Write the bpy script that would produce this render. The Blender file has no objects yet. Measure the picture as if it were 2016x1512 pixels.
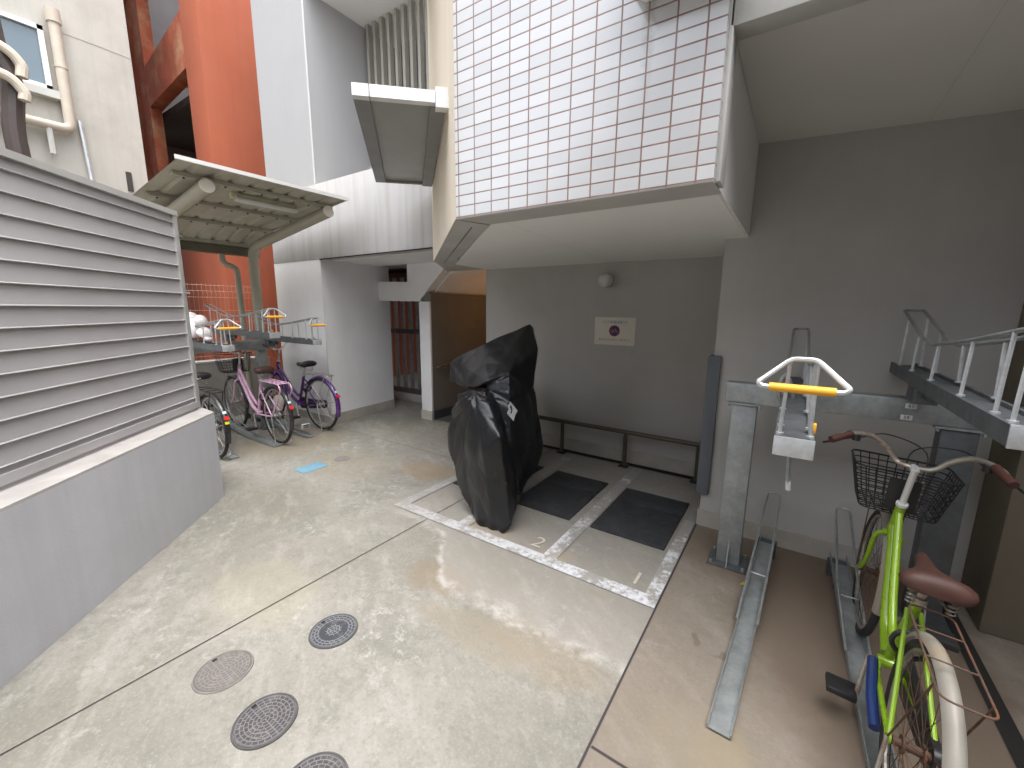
import bpy, bmesh, math, random
import numpy as np
from mathutils import Vector, Matrix, noise
random.seed(7)
S = bpy.context.scene
C = S.collection
# ------------------------------------------------------------------ camera
CAM_H = 1.5
F = 815.0                                   # focal length in pixels of the 2016 px wide photograph
YAW, PITCH, ROLL = [math.radians(a) for a in (-34.0, 10.24, 0.51)]
_cy, _sy, _cp, _sp = math.cos(YAW), math.sin(YAW), math.cos(PITCH), math.sin(PITCH)
fw = Vector((_sy*_cp, _cy*_cp, -_sp)); r0 = Vector((_cy, -_sy, 0)); u0 = r0.cross(fw)
rt = math.cos(ROLL)*r0 + math.sin(ROLL)*u0
up = -math.sin(ROLL)*r0 + math.cos(ROLL)*u0
cam = bpy.data.cameras.new('camera'); cam.sensor_width = 36; cam.lens = F/2016*36
cam.clip_start = 0.02; cam.clip_end = 300
co = bpy.data.objects.new('camera', cam); C.objects.link(co); S.camera = co
m = Matrix.Identity(4)
for i, v in enumerate((rt, up, -fw)):
    for j in range(3): m[j][i] = v[j]
m[2][3] = CAM_H
co.matrix_world = m
# ------------------------------------------------------------------ light
SUN_EL, SUN_AZ = math.radians(74), math.radians(125)      # azimuth clockwise from +Y
W = bpy.data.worlds.new('World'); S.world = W; W.use_nodes = True
nt = W.node_tree; bg = nt.nodes['Background']
sky = nt.nodes.new('ShaderNodeTexSky'); sky.sky_type = 'NISHITA'; sky.sun_disc = False
sky.sun_elevation = SUN_EL; sky.sun_rotation = SUN_AZ
sky.air_density = 1.0; sky.dust_density = 4.0; sky.ozone_density = 1.0
hs = nt.nodes.new('ShaderNodeHueSaturation'); hs.inputs['Saturation'].default_value = 0.30
nt.links.new(sky.outputs[0], hs.inputs['Color']); nt.links.new(hs.outputs[0], bg.inputs[0])
bg.inputs[1].default_value = 0.15
sl = bpy.data.lights.new('sun', 'SUN'); sl.energy = 0.5; sl.angle = math.radians(90); sl.color = (1.0, 1.0, 1.0)
so = bpy.data.objects.new('sun', sl); C.objects.link(so)
sd = Vector((math.sin(SUN_AZ)*math.cos(SUN_EL), math.cos(SUN_AZ)*math.cos(SUN_EL), math.sin(SUN_EL)))
so.rotation_euler = sd.to_track_quat('Z', 'Y').to_euler(); so.location = sd*20
S.view_settings.view_transform = 'Standard'; S.view_settings.look = 'None'
S.view_settings.gamma = 1; S.view_settings.exposure = 2.05
S.cycles.max_bounces = 8; S.cycles.diffuse_bounces = 6

# ------------------------------------------------------------------ materials
def N(t, kind, **kw):
    n = t.nodes.new(kind)
    for k, v in kw.items():
        if k in n.inputs: n.inputs[k].default_value = v
        else: setattr(n, k, v)
    return n
def L(t, a, b): t.links.new(a, b)
def mixc(t, fac, a, b, mode='MIX'):
    n = t.nodes.new('ShaderNodeMix'); n.data_type = 'RGBA'; n.blend_type = mode
    for s, v in ((0, fac), (6, a), (7, b)):
        if hasattr(v, 'links'): L(t, v, n.inputs[s])
        elif s == 0: n.inputs[0].default_value = v
        else: n.inputs[s].default_value = (*v[:3], 1)
    return n.outputs[2]
def mth(t, op, a, b=None, c=None):
    n = t.nodes.new('ShaderNodeMath'); n.operation = op
    for i, v in enumerate((a, b, c)):
        if v is None: continue
        if hasattr(v, 'links'): L(t, v, n.inputs[i])
        else: n.inputs[i].default_value = v
    return n.outputs[0]
def ramp(t, v, lo, hi):
    n = t.nodes.new('ShaderNodeMapRange'); L(t, v, n.inputs[0])
    n.inputs[1].default_value = lo; n.inputs[2].default_value = hi; n.clamp = True
    return n.outputs[0]
def nz(t, vec, scale, detail=4, rough=.55, dist=0.0, stretch=None):
    if stretch:
        mp = t.nodes.new('ShaderNodeMapping'); mp.inputs['Scale'].default_value = stretch; L(t, vec, mp.inputs[0]); vec = mp.outputs[0]
    n = t.nodes.new('ShaderNodeTexNoise'); n.inputs['Scale'].default_value = scale; n.inputs['Detail'].default_value = detail
    n.inputs['Roughness'].default_value = rough; n.inputs['Distortion'].default_value = dist; L(t, vec, n.inputs['Vector'])
    return n.outputs[0]
def base(name):
    m = bpy.data.materials.new(name); m.use_nodes = True; t = m.node_tree
    return m, t, t.nodes['Principled BSDF']
def bump(t, p, h, strength=.2, dist=.01):
    b = t.nodes.new('ShaderNodeBump'); b.inputs['Strength'].default_value = strength; b.inputs['Distance'].default_value = dist
    L(t, h, b.inputs['Height']); L(t, b.outputs[0], p.inputs['Normal'])
def paint(name, col, rough=.5, metal=0.0, var=.08, scale=3.0, dark=None, streak=0.0, bumpk=.08, fine=120, spec=None, dirt=0.0, dirtcol=(.12,.09,.06), dirtscale=4, coat=0):
    m, t, p = base(name)
    pos = t.nodes.new('ShaderNodeNewGeometry').outputs['Position'] if dirt >= 0 else None
    a = nz(t, pos, scale, 5, .6)
    lo = tuple(c*(1-var) for c in col); hi = tuple(min(1, c*(1+var)) for c in col)
    c = mixc(t, ramp(t, a, .3, .7), lo, hi)
    if streak:
        s = nz(t, pos, 1.0, 5, .6, 0, (14, 14, .7))
        c = mixc(t, mth(t, 'MULTIPLY', ramp(t, s, .45, .75), streak), c, tuple(x*.62 for x in (dark or col)))
    if dirt:
        d = nz(t, pos, dirtscale, 8, .65)
        c = mixc(t, mth(t, 'MULTIPLY', ramp(t, d, .48, .68), dirt), c, dirtcol)
    L(t, c, p.inputs['Base Color'])
    p.inputs['Metallic'].default_value = metal
    rr = ramp(t, nz(t, pos, scale*3, 4), .2, .8); L(t, mth(t, 'MULTIPLY_ADD', rr, .2, rough-.1), p.inputs['Roughness'])
    if spec is not None: p.inputs['Specular IOR Level'].default_value = spec
    if coat: p.inputs['Coat Weight'].default_value = coat; p.inputs['Coat Roughness'].default_value = .12
    if bumpk: bump(t, p, nz(t, pos, fine, 4, .6), bumpk, .004)
    return m

def floor_color(t, pos):
    """concrete slab: mottled grey, pale bloom, brown damp marks; the same everywhere, in ground metres"""
    big = nz(t, pos, .8, 5, .62, .1); mid = nz(t, pos, 3.2, 9, .72, .15); fine = nz(t, pos, 24, 8, .75)
    ang = (2.6, .75, 1)
    mp = t.nodes.new('ShaderNodeMapping'); mp.inputs['Rotation'].default_value = (0, 0, .55); L(t, pos, mp.inputs[0])
    strk = nz(t, mp.outputs[0], 3.2, 9, .70, .1, (.7, 2.2, 1)); grain = nz(t, pos, 75, 6, .8)
    c = mixc(t, ramp(t, big, .38, .62), (.185, .175, .142), (.285, .272, .243))
    c = mixc(t, mth(t, 'MULTIPLY', ramp(t, mid, .47, .60), .75), c, (.185, .18, .15))
    grn = nz(t, pos, 1.5, 7, .68, .2)
    c = mixc(t, mth(t, 'MULTIPLY', ramp(t, grn, .52, .64), .5), c, (.17, .165, .14))
    c = mixc(t, mth(t, 'MULTIPLY', ramp(t, strk, .51, .66), .45), c, (.38, .365, .335))
    wh = mth(t, 'MULTIPLY', ramp(t, nz(t, pos, 13, 10, .82, .1), .53, .60), ramp(t, nz(t, pos, 1.6, 5, .65), .46, .62))
    c = mixc(t, mth(t, 'MULTIPLY', wh, .42), c, (.52, .51, .49))
    c = mixc(t, mth(t, 'MULTIPLY', ramp(t, fine, .51, .64), .42), c, (.155, .145, .125))
    c = mixc(t, mth(t, 'MULTIPLY', ramp(t, grain, .54, .68), .38), c, (.46, .45, .43))
    c = mixc(t, mth(t, 'MULTIPLY', ramp(t, grain, .46, .34), .42), c, (.14, .135, .12))
    # marks with a shape of their own: (x, y, radius x, radius y, colour, strength)
    marks = [(-1.52, 1.52, .22, .13, (.21, .165, .11), .6), (-.80, 1.42, .35, .12, (.25, .20, .14), .45), (-1.05, 1.32, .4, .1, (.26,.22,.16), .4),
             (-2.72, 2.62, .32, .2, (.27, .19, .11), .5), (-.72, 1.9, .045, .035, (.2, .16, .11), .6), (-.66, 2.16, .07, .04, (.22,.18,.13), .5),
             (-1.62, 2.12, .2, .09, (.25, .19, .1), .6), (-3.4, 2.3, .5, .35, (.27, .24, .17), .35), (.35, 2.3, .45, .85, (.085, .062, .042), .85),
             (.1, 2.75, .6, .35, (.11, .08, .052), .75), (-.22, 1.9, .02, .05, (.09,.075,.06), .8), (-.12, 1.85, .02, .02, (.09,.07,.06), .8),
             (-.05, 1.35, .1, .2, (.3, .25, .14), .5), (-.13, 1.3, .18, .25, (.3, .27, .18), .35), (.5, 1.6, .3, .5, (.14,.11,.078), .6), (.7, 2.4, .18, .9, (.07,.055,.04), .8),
             (-4.6, 2.35, .55, .6, (.25, .20, .14), .45), (-1.05, 2.1, .12, .06, (.35,.25,.13), .5), (-2.2, .9, .35, .25, (.33, .3, .22), .35)]
    sep = t.nodes.new('ShaderNodeSeparateXYZ')
    wv = t.nodes.new('ShaderNodeTexNoise'); wv.inputs['Scale'].default_value = 6; wv.inputs['Detail'].default_value = 6; L(t, pos, wv.inputs['Vector'])
    sc_ = t.nodes.new('ShaderNodeVectorMath'); sc_.operation = 'MULTIPLY_ADD'; L(t, wv.outputs['Color'], sc_.inputs[0])
    sc_.inputs[1].default_value = (.22, .22, 0); L(t, pos, sc_.inputs[2]); L(t, sc_.outputs[0], sep.inputs[0])
    for x, y, rx, ry, col, k in marks:
        dx = mth(t, 'DIVIDE', mth(t, 'SUBTRACT', sep.outputs[0], x+.11), rx); dy = mth(t, 'DIVIDE', mth(t, 'SUBTRACT', sep.outputs[1], y+.11), ry)
        d = mth(t, 'SQRT', mth(t, 'ADD', mth(t, 'MULTIPLY', dx, dx), mth(t, 'MULTIPLY', dy, dy)))
        c = mixc(t, mth(t, 'MULTIPLY', ramp(t, d, 1.15, .7), k), c, col)
    # the slab right of the long joint is browner
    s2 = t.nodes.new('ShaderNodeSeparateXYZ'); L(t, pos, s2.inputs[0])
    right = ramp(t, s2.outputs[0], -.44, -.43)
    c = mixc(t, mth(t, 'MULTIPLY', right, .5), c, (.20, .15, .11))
    # smoother, pinker slab of the bays
    wob = mth(t, 'MULTIPLY_ADD', nz(t, pos, 3.5, 6, .6), .30, -.15)
    edge = mth(t, 'MULTIPLY_ADD', ramp(t, s2.outputs[0], -1.48, -1.85), .42, 1.50)
    dy = mth(t, 'SUBTRACT', mth(t, 'ADD', s2.outputs[1], wob), edge)
    notr = mth(t, 'SUBTRACT', 1.0, right)
    bay = mth(t, 'MULTIPLY', ramp(t, dy, -.03, .03), notr)
    bay = mth(t, 'MULTIPLY', bay, ramp(t, s2.outputs[0], -2.6, -2.2))
    c = mixc(t, mth(t, 'MULTIPLY', bay, .45), c, (.33, .305, .275))
    rim = mth(t, 'MULTIPLY', ramp(t, mth(t, 'ABSOLUTE', dy), .055, .01), notr)
    rim = mth(t, 'MULTIPLY', mth(t, 'MULTIPLY', rim, ramp(t, nz(t, pos, 9, 6, .7), .42, .6)), ramp(t, s2.outputs[0], -2.4, -1.9))
    return mixc(t, mth(t, 'MULTIPLY', rim, .6), c, (.50, .48, .45)), fine
def mat_floor():
    m, t, p = base('concrete_floor'); pos = t.nodes.new('ShaderNodeNewGeometry').outputs['Position']
    c, fine = floor_color(t, pos); L(t, c, p.inputs['Base Color'])
    L(t, mth(t, 'MULTIPLY_ADD', fine, .25, .52), p.inputs['Roughness']); bump(t, p, nz(t, pos, 60, 8, .7), .18, .004)
    return m
def mat_line():
    m, t, p = base('worn_white_paint'); pos = t.nodes.new('ShaderNodeNewGeometry').outputs['Position']
    c, fine = floor_color(t, pos)
    a = mth(t, 'MULTIPLY_ADD', nz(t, pos, 4.5, 5, .6), .5, mth(t, 'MULTIPLY', nz(t, pos, 34, 10, .78), .5)); s2 = t.nodes.new('ShaderNodeSeparateXYZ'); L(t, pos, s2.inputs[0])
    thr = mth(t, 'MULTIPLY_ADD', ramp(t, s2.outputs[1], 1.95, 3.1), .08, .465)          # more worn towards the wall
    k = ramp(t, mth(t, 'SUBTRACT', a, thr), -.02, .045)
    k = mth(t, 'MULTIPLY', k, ramp(t, s2.outputs[0], -2.9, -1.0))
    c2 = mixc(t, ramp(t, nz(t, pos, 40, 5), .3, .7), (.50, .51, .53), (.70, .71, .74))
    L(t, mixc(t, mth(t, 'MAXIMUM', k, .12), c, c2), p.inputs['Base Color']); p.inputs['Roughness'].default_value = .7
    return m
def mat_tile():
    """white glazed tiles 100 x 50 mm with brown joints, metres from the position"""
    m, t, p = base('white_tile'); pos = t.nodes.new('ShaderNodeNewGeometry').outputs['Position']
    s = t.nodes.new('ShaderNodeSeparateXYZ'); L(t, pos, s.inputs[0])
    def joint(v, off, pitch, w):
        f = mth(t, 'FRACT', mth(t, 'DIVIDE', mth(t, 'SUBTRACT', v, off), pitch))
        d = mth(t, 'MINIMUM', f, mth(t, 'SUBTRACT', 1.0, f))
        return ramp(t, d, w/pitch*.5, w/pitch*.5+.02*(.05/pitch)), mth(t, 'FLOOR', mth(t, 'DIVIDE', mth(t, 'SUBTRACT', v, off), pitch))
    n = t.nodes.new('ShaderNodeNewGeometry')
    ax = mth(t, 'ADD', s.outputs[0], s.outputs[1])
    jx, ix = joint(ax, -1.449+1.662+.0, .1003, .0055); jz, iz = joint(s.outputs[2], 2.001, .0497, .005)
    k = mth(t, 'MULTIPLY', jx, jz)
    cv = t.nodes.new('ShaderNodeCombineXYZ'); L(t, ix, cv.inputs[0]); L(t, iz, cv.inputs[1])
    wn = t.nodes.new('ShaderNodeTexWhiteNoise'); L(t, cv.outputs[0], wn.inputs[0])
    tc = mixc(t, wn.outputs[0], (.50, .505, .51), (.58, .585, .59))
    # water stain below the pipe bracket
    st = mth(t, 'MULTIPLY', ramp(t, mth(t, 'ABSOLUTE', mth(t, 'ADD', s.outputs[0], .545)), .028, .006), ramp(t, s.outputs[2], 2.2, 2.52))
    st = mth(t, 'MULTIPLY', st, ramp(t, nz(t, pos, 30, 5), .3, .6))
    tc = mixc(t, mth(t, 'MULTIPLY', st, .6), tc, (.22, .19, .14))
    gc = mixc(t, ramp(t, nz(t, pos, 12, 5), .35, .65), (.17, .095, .075), (.27, .17, .14))
    L(t, mixc(t, k, gc, tc), p.inputs['Base Color'])
    L(t, mth(t, 'MULTIPLY_ADD', k, -.62, .85), p.inputs['Roughness'])
    p.inputs['Specular IOR Level'].default_value = 1.0; p.inputs['Coat Weight'].default_value = 1; p.inputs['Coat Roughness'].default_value = .12
    # every glazed tile bulges and sits at a slightly different angle
    bump(t, p, mth(t, 'ADD', k, mth(t, 'MULTIPLY', nz(t, pos, 9, 3), .5)), .35, .003)
    return m
def mat_manhole(name, worn):
    m, t, p = base(name); o = t.nodes.new('ShaderNodeTexCoord').outputs['Object']
    s = t.nodes.new('ShaderNodeSeparateXYZ'); L(t, o, s.inputs[0])
    r = mth(t, 'SQRT', mth(t, 'ADD', mth(t, 'MULTIPLY', s.outputs[0], s.outputs[0]), mth(t, 'MULTIPLY', s.outputs[1], s.outputs[1])))
    an = mth(t, 'DIVIDE', mth(t, 'ARCTAN2', s.outputs[1], s.outputs[0]), 2*math.pi)
    ring = mth(t, 'FLOOR', mth(t, 'DIVIDE', r, .0135)); rf = mth(t, 'FRACT', mth(t, 'DIVIDE', r, .0135))
    cnt = mth(t, 'MULTIPLY_ADD', ring, 4.0, 3.0)
    af = mth(t, 'FRACT', mth(t, 'MULTIPLY', an, cnt)); ad = mth(t, 'MINIMUM', af, mth(t, 'SUBTRACT', 1.0, af))
    aw = mth(t, 'DIVIDE', mth(t, 'MULTIPLY', ad, mth(t, 'MULTIPLY', r, 2*math.pi)), cnt)
    rd = mth(t, 'MULTIPLY', mth(t, 'MINIMUM', rf, mth(t, 'SUBTRACT', 1.0, rf)), .0135)
    line = mth(t, 'SUBTRACT', 1.0, ramp(t, mth(t, 'MINIMUM', aw, rd), .0011, .0022))
    line = mth(t, 'MULTIPLY', line, ramp(t, r, .0955, .0945))
    pos = t.nodes.new('ShaderNodeNewGeometry').outputs['Position']
    ns = nz(t, pos, 30, 6)
    if worn == 2:                                             # middle band worn smooth and dark, wheel in the centre
        mid = mth(t, 'MULTIPLY', ramp(t, r, .036, .038), ramp(t, r, .064, .062)); line = mth(t, 'MULTIPLY', line, mth(t, 'SUBTRACT', 1.0, mid))
    d0, d1 = ((.075, .067, .067), (.20, .195, .205)) if worn != 1 else ((.17, .155, .145), (.25, .235, .22))
    if worn == 2: d0, d1 = (.06, .065, .075), (.23, .24, .255)
    c = mixc(t, line, d0, d1)
    c = mixc(t, ramp(t, r, .094, .0955), c, tuple(x*.62 for x in d1))
    c = mixc(t, mth(t, 'MULTIPLY', ramp(t, ns, .5, .7), .3 if worn != 1 else .5), c, (.3, .28, .25))
    L(t, c, p.inputs['Base Color']); p.inputs['Roughness'].default_value = .55; p.inputs['Metallic'].default_value = .35
    bump(t, p, line, .6, .002)
    return m
def mat_plain(name, col, rough=.5, metal=0, emit=0, spec=None, alpha=1):
    m, t, p = base(name); p.inputs['Base Color'].default_value = (*col, 1); p.inputs['Roughness'].default_value = rough
    p.inputs['Metallic'].default_value = metal
    if emit: p.inputs['Emission Color'].default_value = (*col, 1); p.inputs['Emission Strength'].default_value = emit
    if spec is not None: p.inputs['Specular IOR Level'].default_value = spec
    return m
def mat_metal(name, col, rough=.45, metal=.8, spangle=True, rust=0.0):
    m, t, p = base(name); pos = t.nodes.new('ShaderNodeNewGeometry').outputs['Position']
    v = t.nodes.new('ShaderNodeTexVoronoi'); v.inputs['Scale'].default_value = 55; L(t, pos, v.inputs['Vector'])
    c = mixc(t, v.outputs['Color'] if False else ramp(t, nz(t, pos, 14, 6, .7), .3, .7), tuple(x*.72 for x in col), tuple(min(1, x*1.15) for x in col))
    if rust:
        c = mixc(t, mth(t, 'MULTIPLY', ramp(t, nz(t, pos, 16, 8, .7), .5, .62), rust), c, (.16, .065, .025))
        L(t, mth(t, 'MULTIPLY_ADD', ramp(t, nz(t, pos, 16, 8, .7), .5, .62), -metal*rust, metal), p.inputs['Metallic'])
    else: p.inputs['Metallic'].default_value = metal
    L(t, c, p.inputs['Base Color']); L(t, mth(t, 'MULTIPLY_ADD', nz(t, pos, 30, 5), .3, rough-.15), p.inputs['Roughness'])
    bump(t, p, nz(t, pos, 90, 3), .06, .002)
    return m

M = dict(
    floor=mat_floor(), line=mat_line(), tile=mat_tile(),
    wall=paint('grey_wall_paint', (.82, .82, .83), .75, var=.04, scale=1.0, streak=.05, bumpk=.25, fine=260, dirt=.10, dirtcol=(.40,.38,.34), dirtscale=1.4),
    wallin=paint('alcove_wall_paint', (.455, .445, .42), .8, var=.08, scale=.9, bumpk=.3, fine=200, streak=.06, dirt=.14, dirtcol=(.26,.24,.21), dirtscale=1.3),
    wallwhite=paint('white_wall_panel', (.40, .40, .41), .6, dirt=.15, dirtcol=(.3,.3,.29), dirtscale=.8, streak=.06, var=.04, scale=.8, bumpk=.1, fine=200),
    band=paint('stained_concrete_band', (.50, .495, .49), .8, var=.06, scale=1.4, streak=.38, dark=(.42, .36, .30), bumpk=.2),
    beige=paint('beige_render', (.76, .67, .54), .8, var=.05, scale=1.5, streak=.12, dark=(.45, .37, .28), bumpk=.2),
    soffit=paint('soffit_paint', (.86, .855, .82), .85, var=.04, scale=.8, bumpk=.15),
    strip=paint('grey_trim', (.50, .495, .465), .7, var=.08, scale=3, bumpk=.15),
    skirt=paint('cement_skirting', (.42, .395, .35), .85, var=.15, scale=5, bumpk=.3),
    jointsoft=mat_plain('soffit_joint', (.5, .49, .46), .9),
    darkskirt=paint('dark_skirting', (.045, .05, .06), .6),
    black=mat_plain('dark_gap', (.012, .011, .01), .9),
    joint=mat_plain('joint_sealant', (.045, .035, .04), .8),
    orange=paint('orange_render', (.38, .098, .046), .8, var=.10, scale=.9, bumpk=.3, fine=90, streak=.18, dirt=.12, dirtcol=(.25,.10,.06), dirtscale=1.1),
    rust=paint('stained_orange_render', (.36, .085, .04), .8, var=.2, scale=3, streak=.3, dirt=.5, dirtcol=(.5, .36, .2), dirtscale=2.5),
    cream=paint('cream_render', (.45, .43, .385), .85, var=.08, scale=.9, streak=.25, dirt=.34, dirtcol=(.27, .25, .2), dirtscale=1.6, bumpk=.35, fine=60),
    creampipe=paint('cream_pipe', (.50, .44, .36), .5, var=.12, scale=4),
    brownpipe=paint('brown_pipe', (.05, .035, .03), .5),
    fence=paint('grey_louvre', (.44, .425, .43), .42, var=.07, scale=1.5, dirt=.14, dirtcol=(.33,.31,.29), dirtscale=2.5, metal=.1, bumpk=.02),
    fencelite=paint('light_grey_edge', (.5, .49, .47), .4, metal=.2),
    base=paint('cast_concrete', (.50, .50, .53), .85, var=.09, scale=1.3, streak=.16, dirt=.12, dirtcol=(.36,.35,.33), dirtscale=1.2, dark=(.42, .42, .45), bumpk=.3, fine=90),
    baset=paint('concrete_coping', (.42, .40, .385), .85, var=.12, scale=7, bumpk=.3, dirt=.3, dirtcol=(.34, .3, .27), dirtscale=9),
    galv=mat_metal('galvanised_steel', (.36, .385, .385), .5, .6),
    galvdark=mat_metal('dull_galvanised', (.13, .142, .15), .55, .5, rust=.12),
    galvbright=mat_metal('bright_galvanised', (.62, .65, .66), .42, .55),
    alum=mat_plain('white_aluminium', (.72, .73, .72), .4, .2),
    alumgrey=paint('grey_aluminium', (.24, .245, .235), .45, metal=.2),
    poly=paint('polycarbonate_sheet', (.30, .31, .29), .35, var=.04),
    darkmetal=paint('dark_fender', (.07, .065, .065), .3, metal=.4, coat=.4),
    chrome=mat_metal('chrome', (.6, .6, .58), .3, .95),
    chromerust=mat_metal('rusty_chrome', (.50, .47, .42), .4, .8, rust=.7),
    rustmetal=mat_metal('rusted_steel', (.12, .07, .05), .7, .3, rust=.8),
    canopy=paint('khaki_steel', (.38, .365, .29), .5, var=.06, metal=.1, bumpk=.05),
    roofsheet=paint('khaki_roof_sheet', (.42, .40, .32), .6, var=.08, dirt=.2),
    endcap=mat_plain('pale_cap', (.62, .58, .5), .5),
    darkgutter=paint('khaki_gutter', (.13, .12, .08), .5),
    rubber=paint('black_rubber', (.028, .03, .034), .7, var=.2, scale=20, dirt=.12, dirtcol=(.16, .15, .13), dirtscale=9, bumpk=.4),
    tyre=paint('tyre_rubber', (.022, .021, .021), .75, dirt=.15, dirtcol=(.12, .1, .08)),
    blackpl=mat_plain('black_plastic', (.018, .018, .019), .42),
    blacksteel=paint('black_coated_wire', (.013, .013, .015), .45),
    yellow=paint('orange_yellow_grip', (.85, .42, .03), .5, var=.05, scale=30),
    white=mat_plain('white_plastic', (.72, .72, .70), .45),
    lime=paint('lime_paint', (.25, .43, .012), .3, var=.1, scale=6, coat=.5, dirt=.1, dirtcol=(.12, .14, .02)),
    pink=paint('pink_paint', (.70, .42, .58), .3, var=.05, coat=.5),
    purple=paint('purple_paint', (.075, .014, .15), .25, var=.05, coat=.7),
    blackpaint=paint('black_paint', (.02, .02, .022), .3, coat=.5),
    bluepl=paint('blue_lock_sleeve', (.008, .03, .13), .45, dirt=.3, dirtcol=(.05, .05, .07)),
    redrust=paint('brown_saddle_vinyl', (.075, .032, .024), .55, var=.12, scale=10),
    brown=paint('brown_grip', (.075, .028, .022), .5),
    fender=paint('dirty_white_fender', (.27, .255, .22), .45, var=.12, dirt=.8, dirtcol=(.36, .24, .12), dirtscale=5),
    red=mat_plain('red_reflector', (.62, .03, .035), .2),
    hivis=mat_plain('yellow_sticker', (.72, .80, .04), .5),
    sticker=mat_plain('pale_sticker', (.55, .66, .68), .5),
    ink=mat_plain('black_ink', (.02, .02, .02), .6),
    paper=paint('aged_paper', (.70, .67, .58), .7, var=.04, scale=8, bumpk=0),
    blueink=mat_plain('faded_blue_ink', (.12, .16, .25), .6),
    redink=mat_plain('faded_red_ink', (.42, .10, .06), .6),
    signred=mat_plain('sign_red', (.28, .02, .03), .5), signblue=mat_plain('sign_blue', (.03, .03, .13), .5),
    globe=mat_plain('frosted_globe', (.60, .58, .56), .3),
    tube=mat_plain('lamp_diffuser', (.62, .62, .58), .35), lampbody=mat_plain('lamp_body', (.66, .64, .46), .5),
    glass=mat_plain('window_glass', (.10, .15, .18), .12, spec=.9),
    bluecover=paint('sky_blue_cover', (.16, .32, .42), .5, var=.08, scale=12),
    disc=paint('grey_disc_cover', (.20, .18, .17), .7, var=.12, scale=20),
    rim=paint('iron_rim', (.10, .095, .095), .6, var=.2, scale=20, metal=.3), rimdirt=paint('dusty_iron_rim', (.20, .19, .175), .8, var=.2, scale=20),
    guard=paint('grey_foam_guard', (.125, .135, .15), .8),
    leaf=mat_plain('yellow_leaf', (.42, .40, .04), .6),
    bagwhite=paint('white_polythene', (.78, .74, .74), .4, bumpk=.2),
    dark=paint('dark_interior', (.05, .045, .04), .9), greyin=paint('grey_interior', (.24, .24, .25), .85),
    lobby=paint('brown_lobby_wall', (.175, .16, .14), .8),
)

# ------------------------------------------------------------------ mesh helpers
def V(*a): return Vector(a)
def spline(pts, n=6):
    pts = [Vector(p) for p in pts]; out = []
    P = [pts[0]*2-pts[1]] + pts + [pts[-1]*2-pts[-2]]
    for i in range(1, len(P)-2):
        for k in range(n):
            t = k/n; a, b, c, d = P[i-1], P[i], P[i+1], P[i+2]
            out.append(.5*((2*b)+(c-a)*t+(2*a-5*b+4*c-d)*t*t+(3*b-a-3*c+d)*t**3))
    return out+[pts[-1]]
def fillet(pts, r=.03, n=4, closed=False):
    pts = [Vector(p) for p in pts]; out = []
    L_ = len(pts)
    for i, p in enumerate(pts):
        if not closed and i in (0, L_-1): out.append(p); continue
        a = pts[i-1]; b = pts[(i+1) % L_]; da = a-p; db = b-p
        rr = min(r, da.length*.45, db.length*.45); A = p+da.normalized()*rr; B = p+db.normalized()*rr
        for k in range(n+1):
            t = k/n; out.append((1-t)**2*A+2*t*(1-t)*p+t*t*B)
    return out
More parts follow.
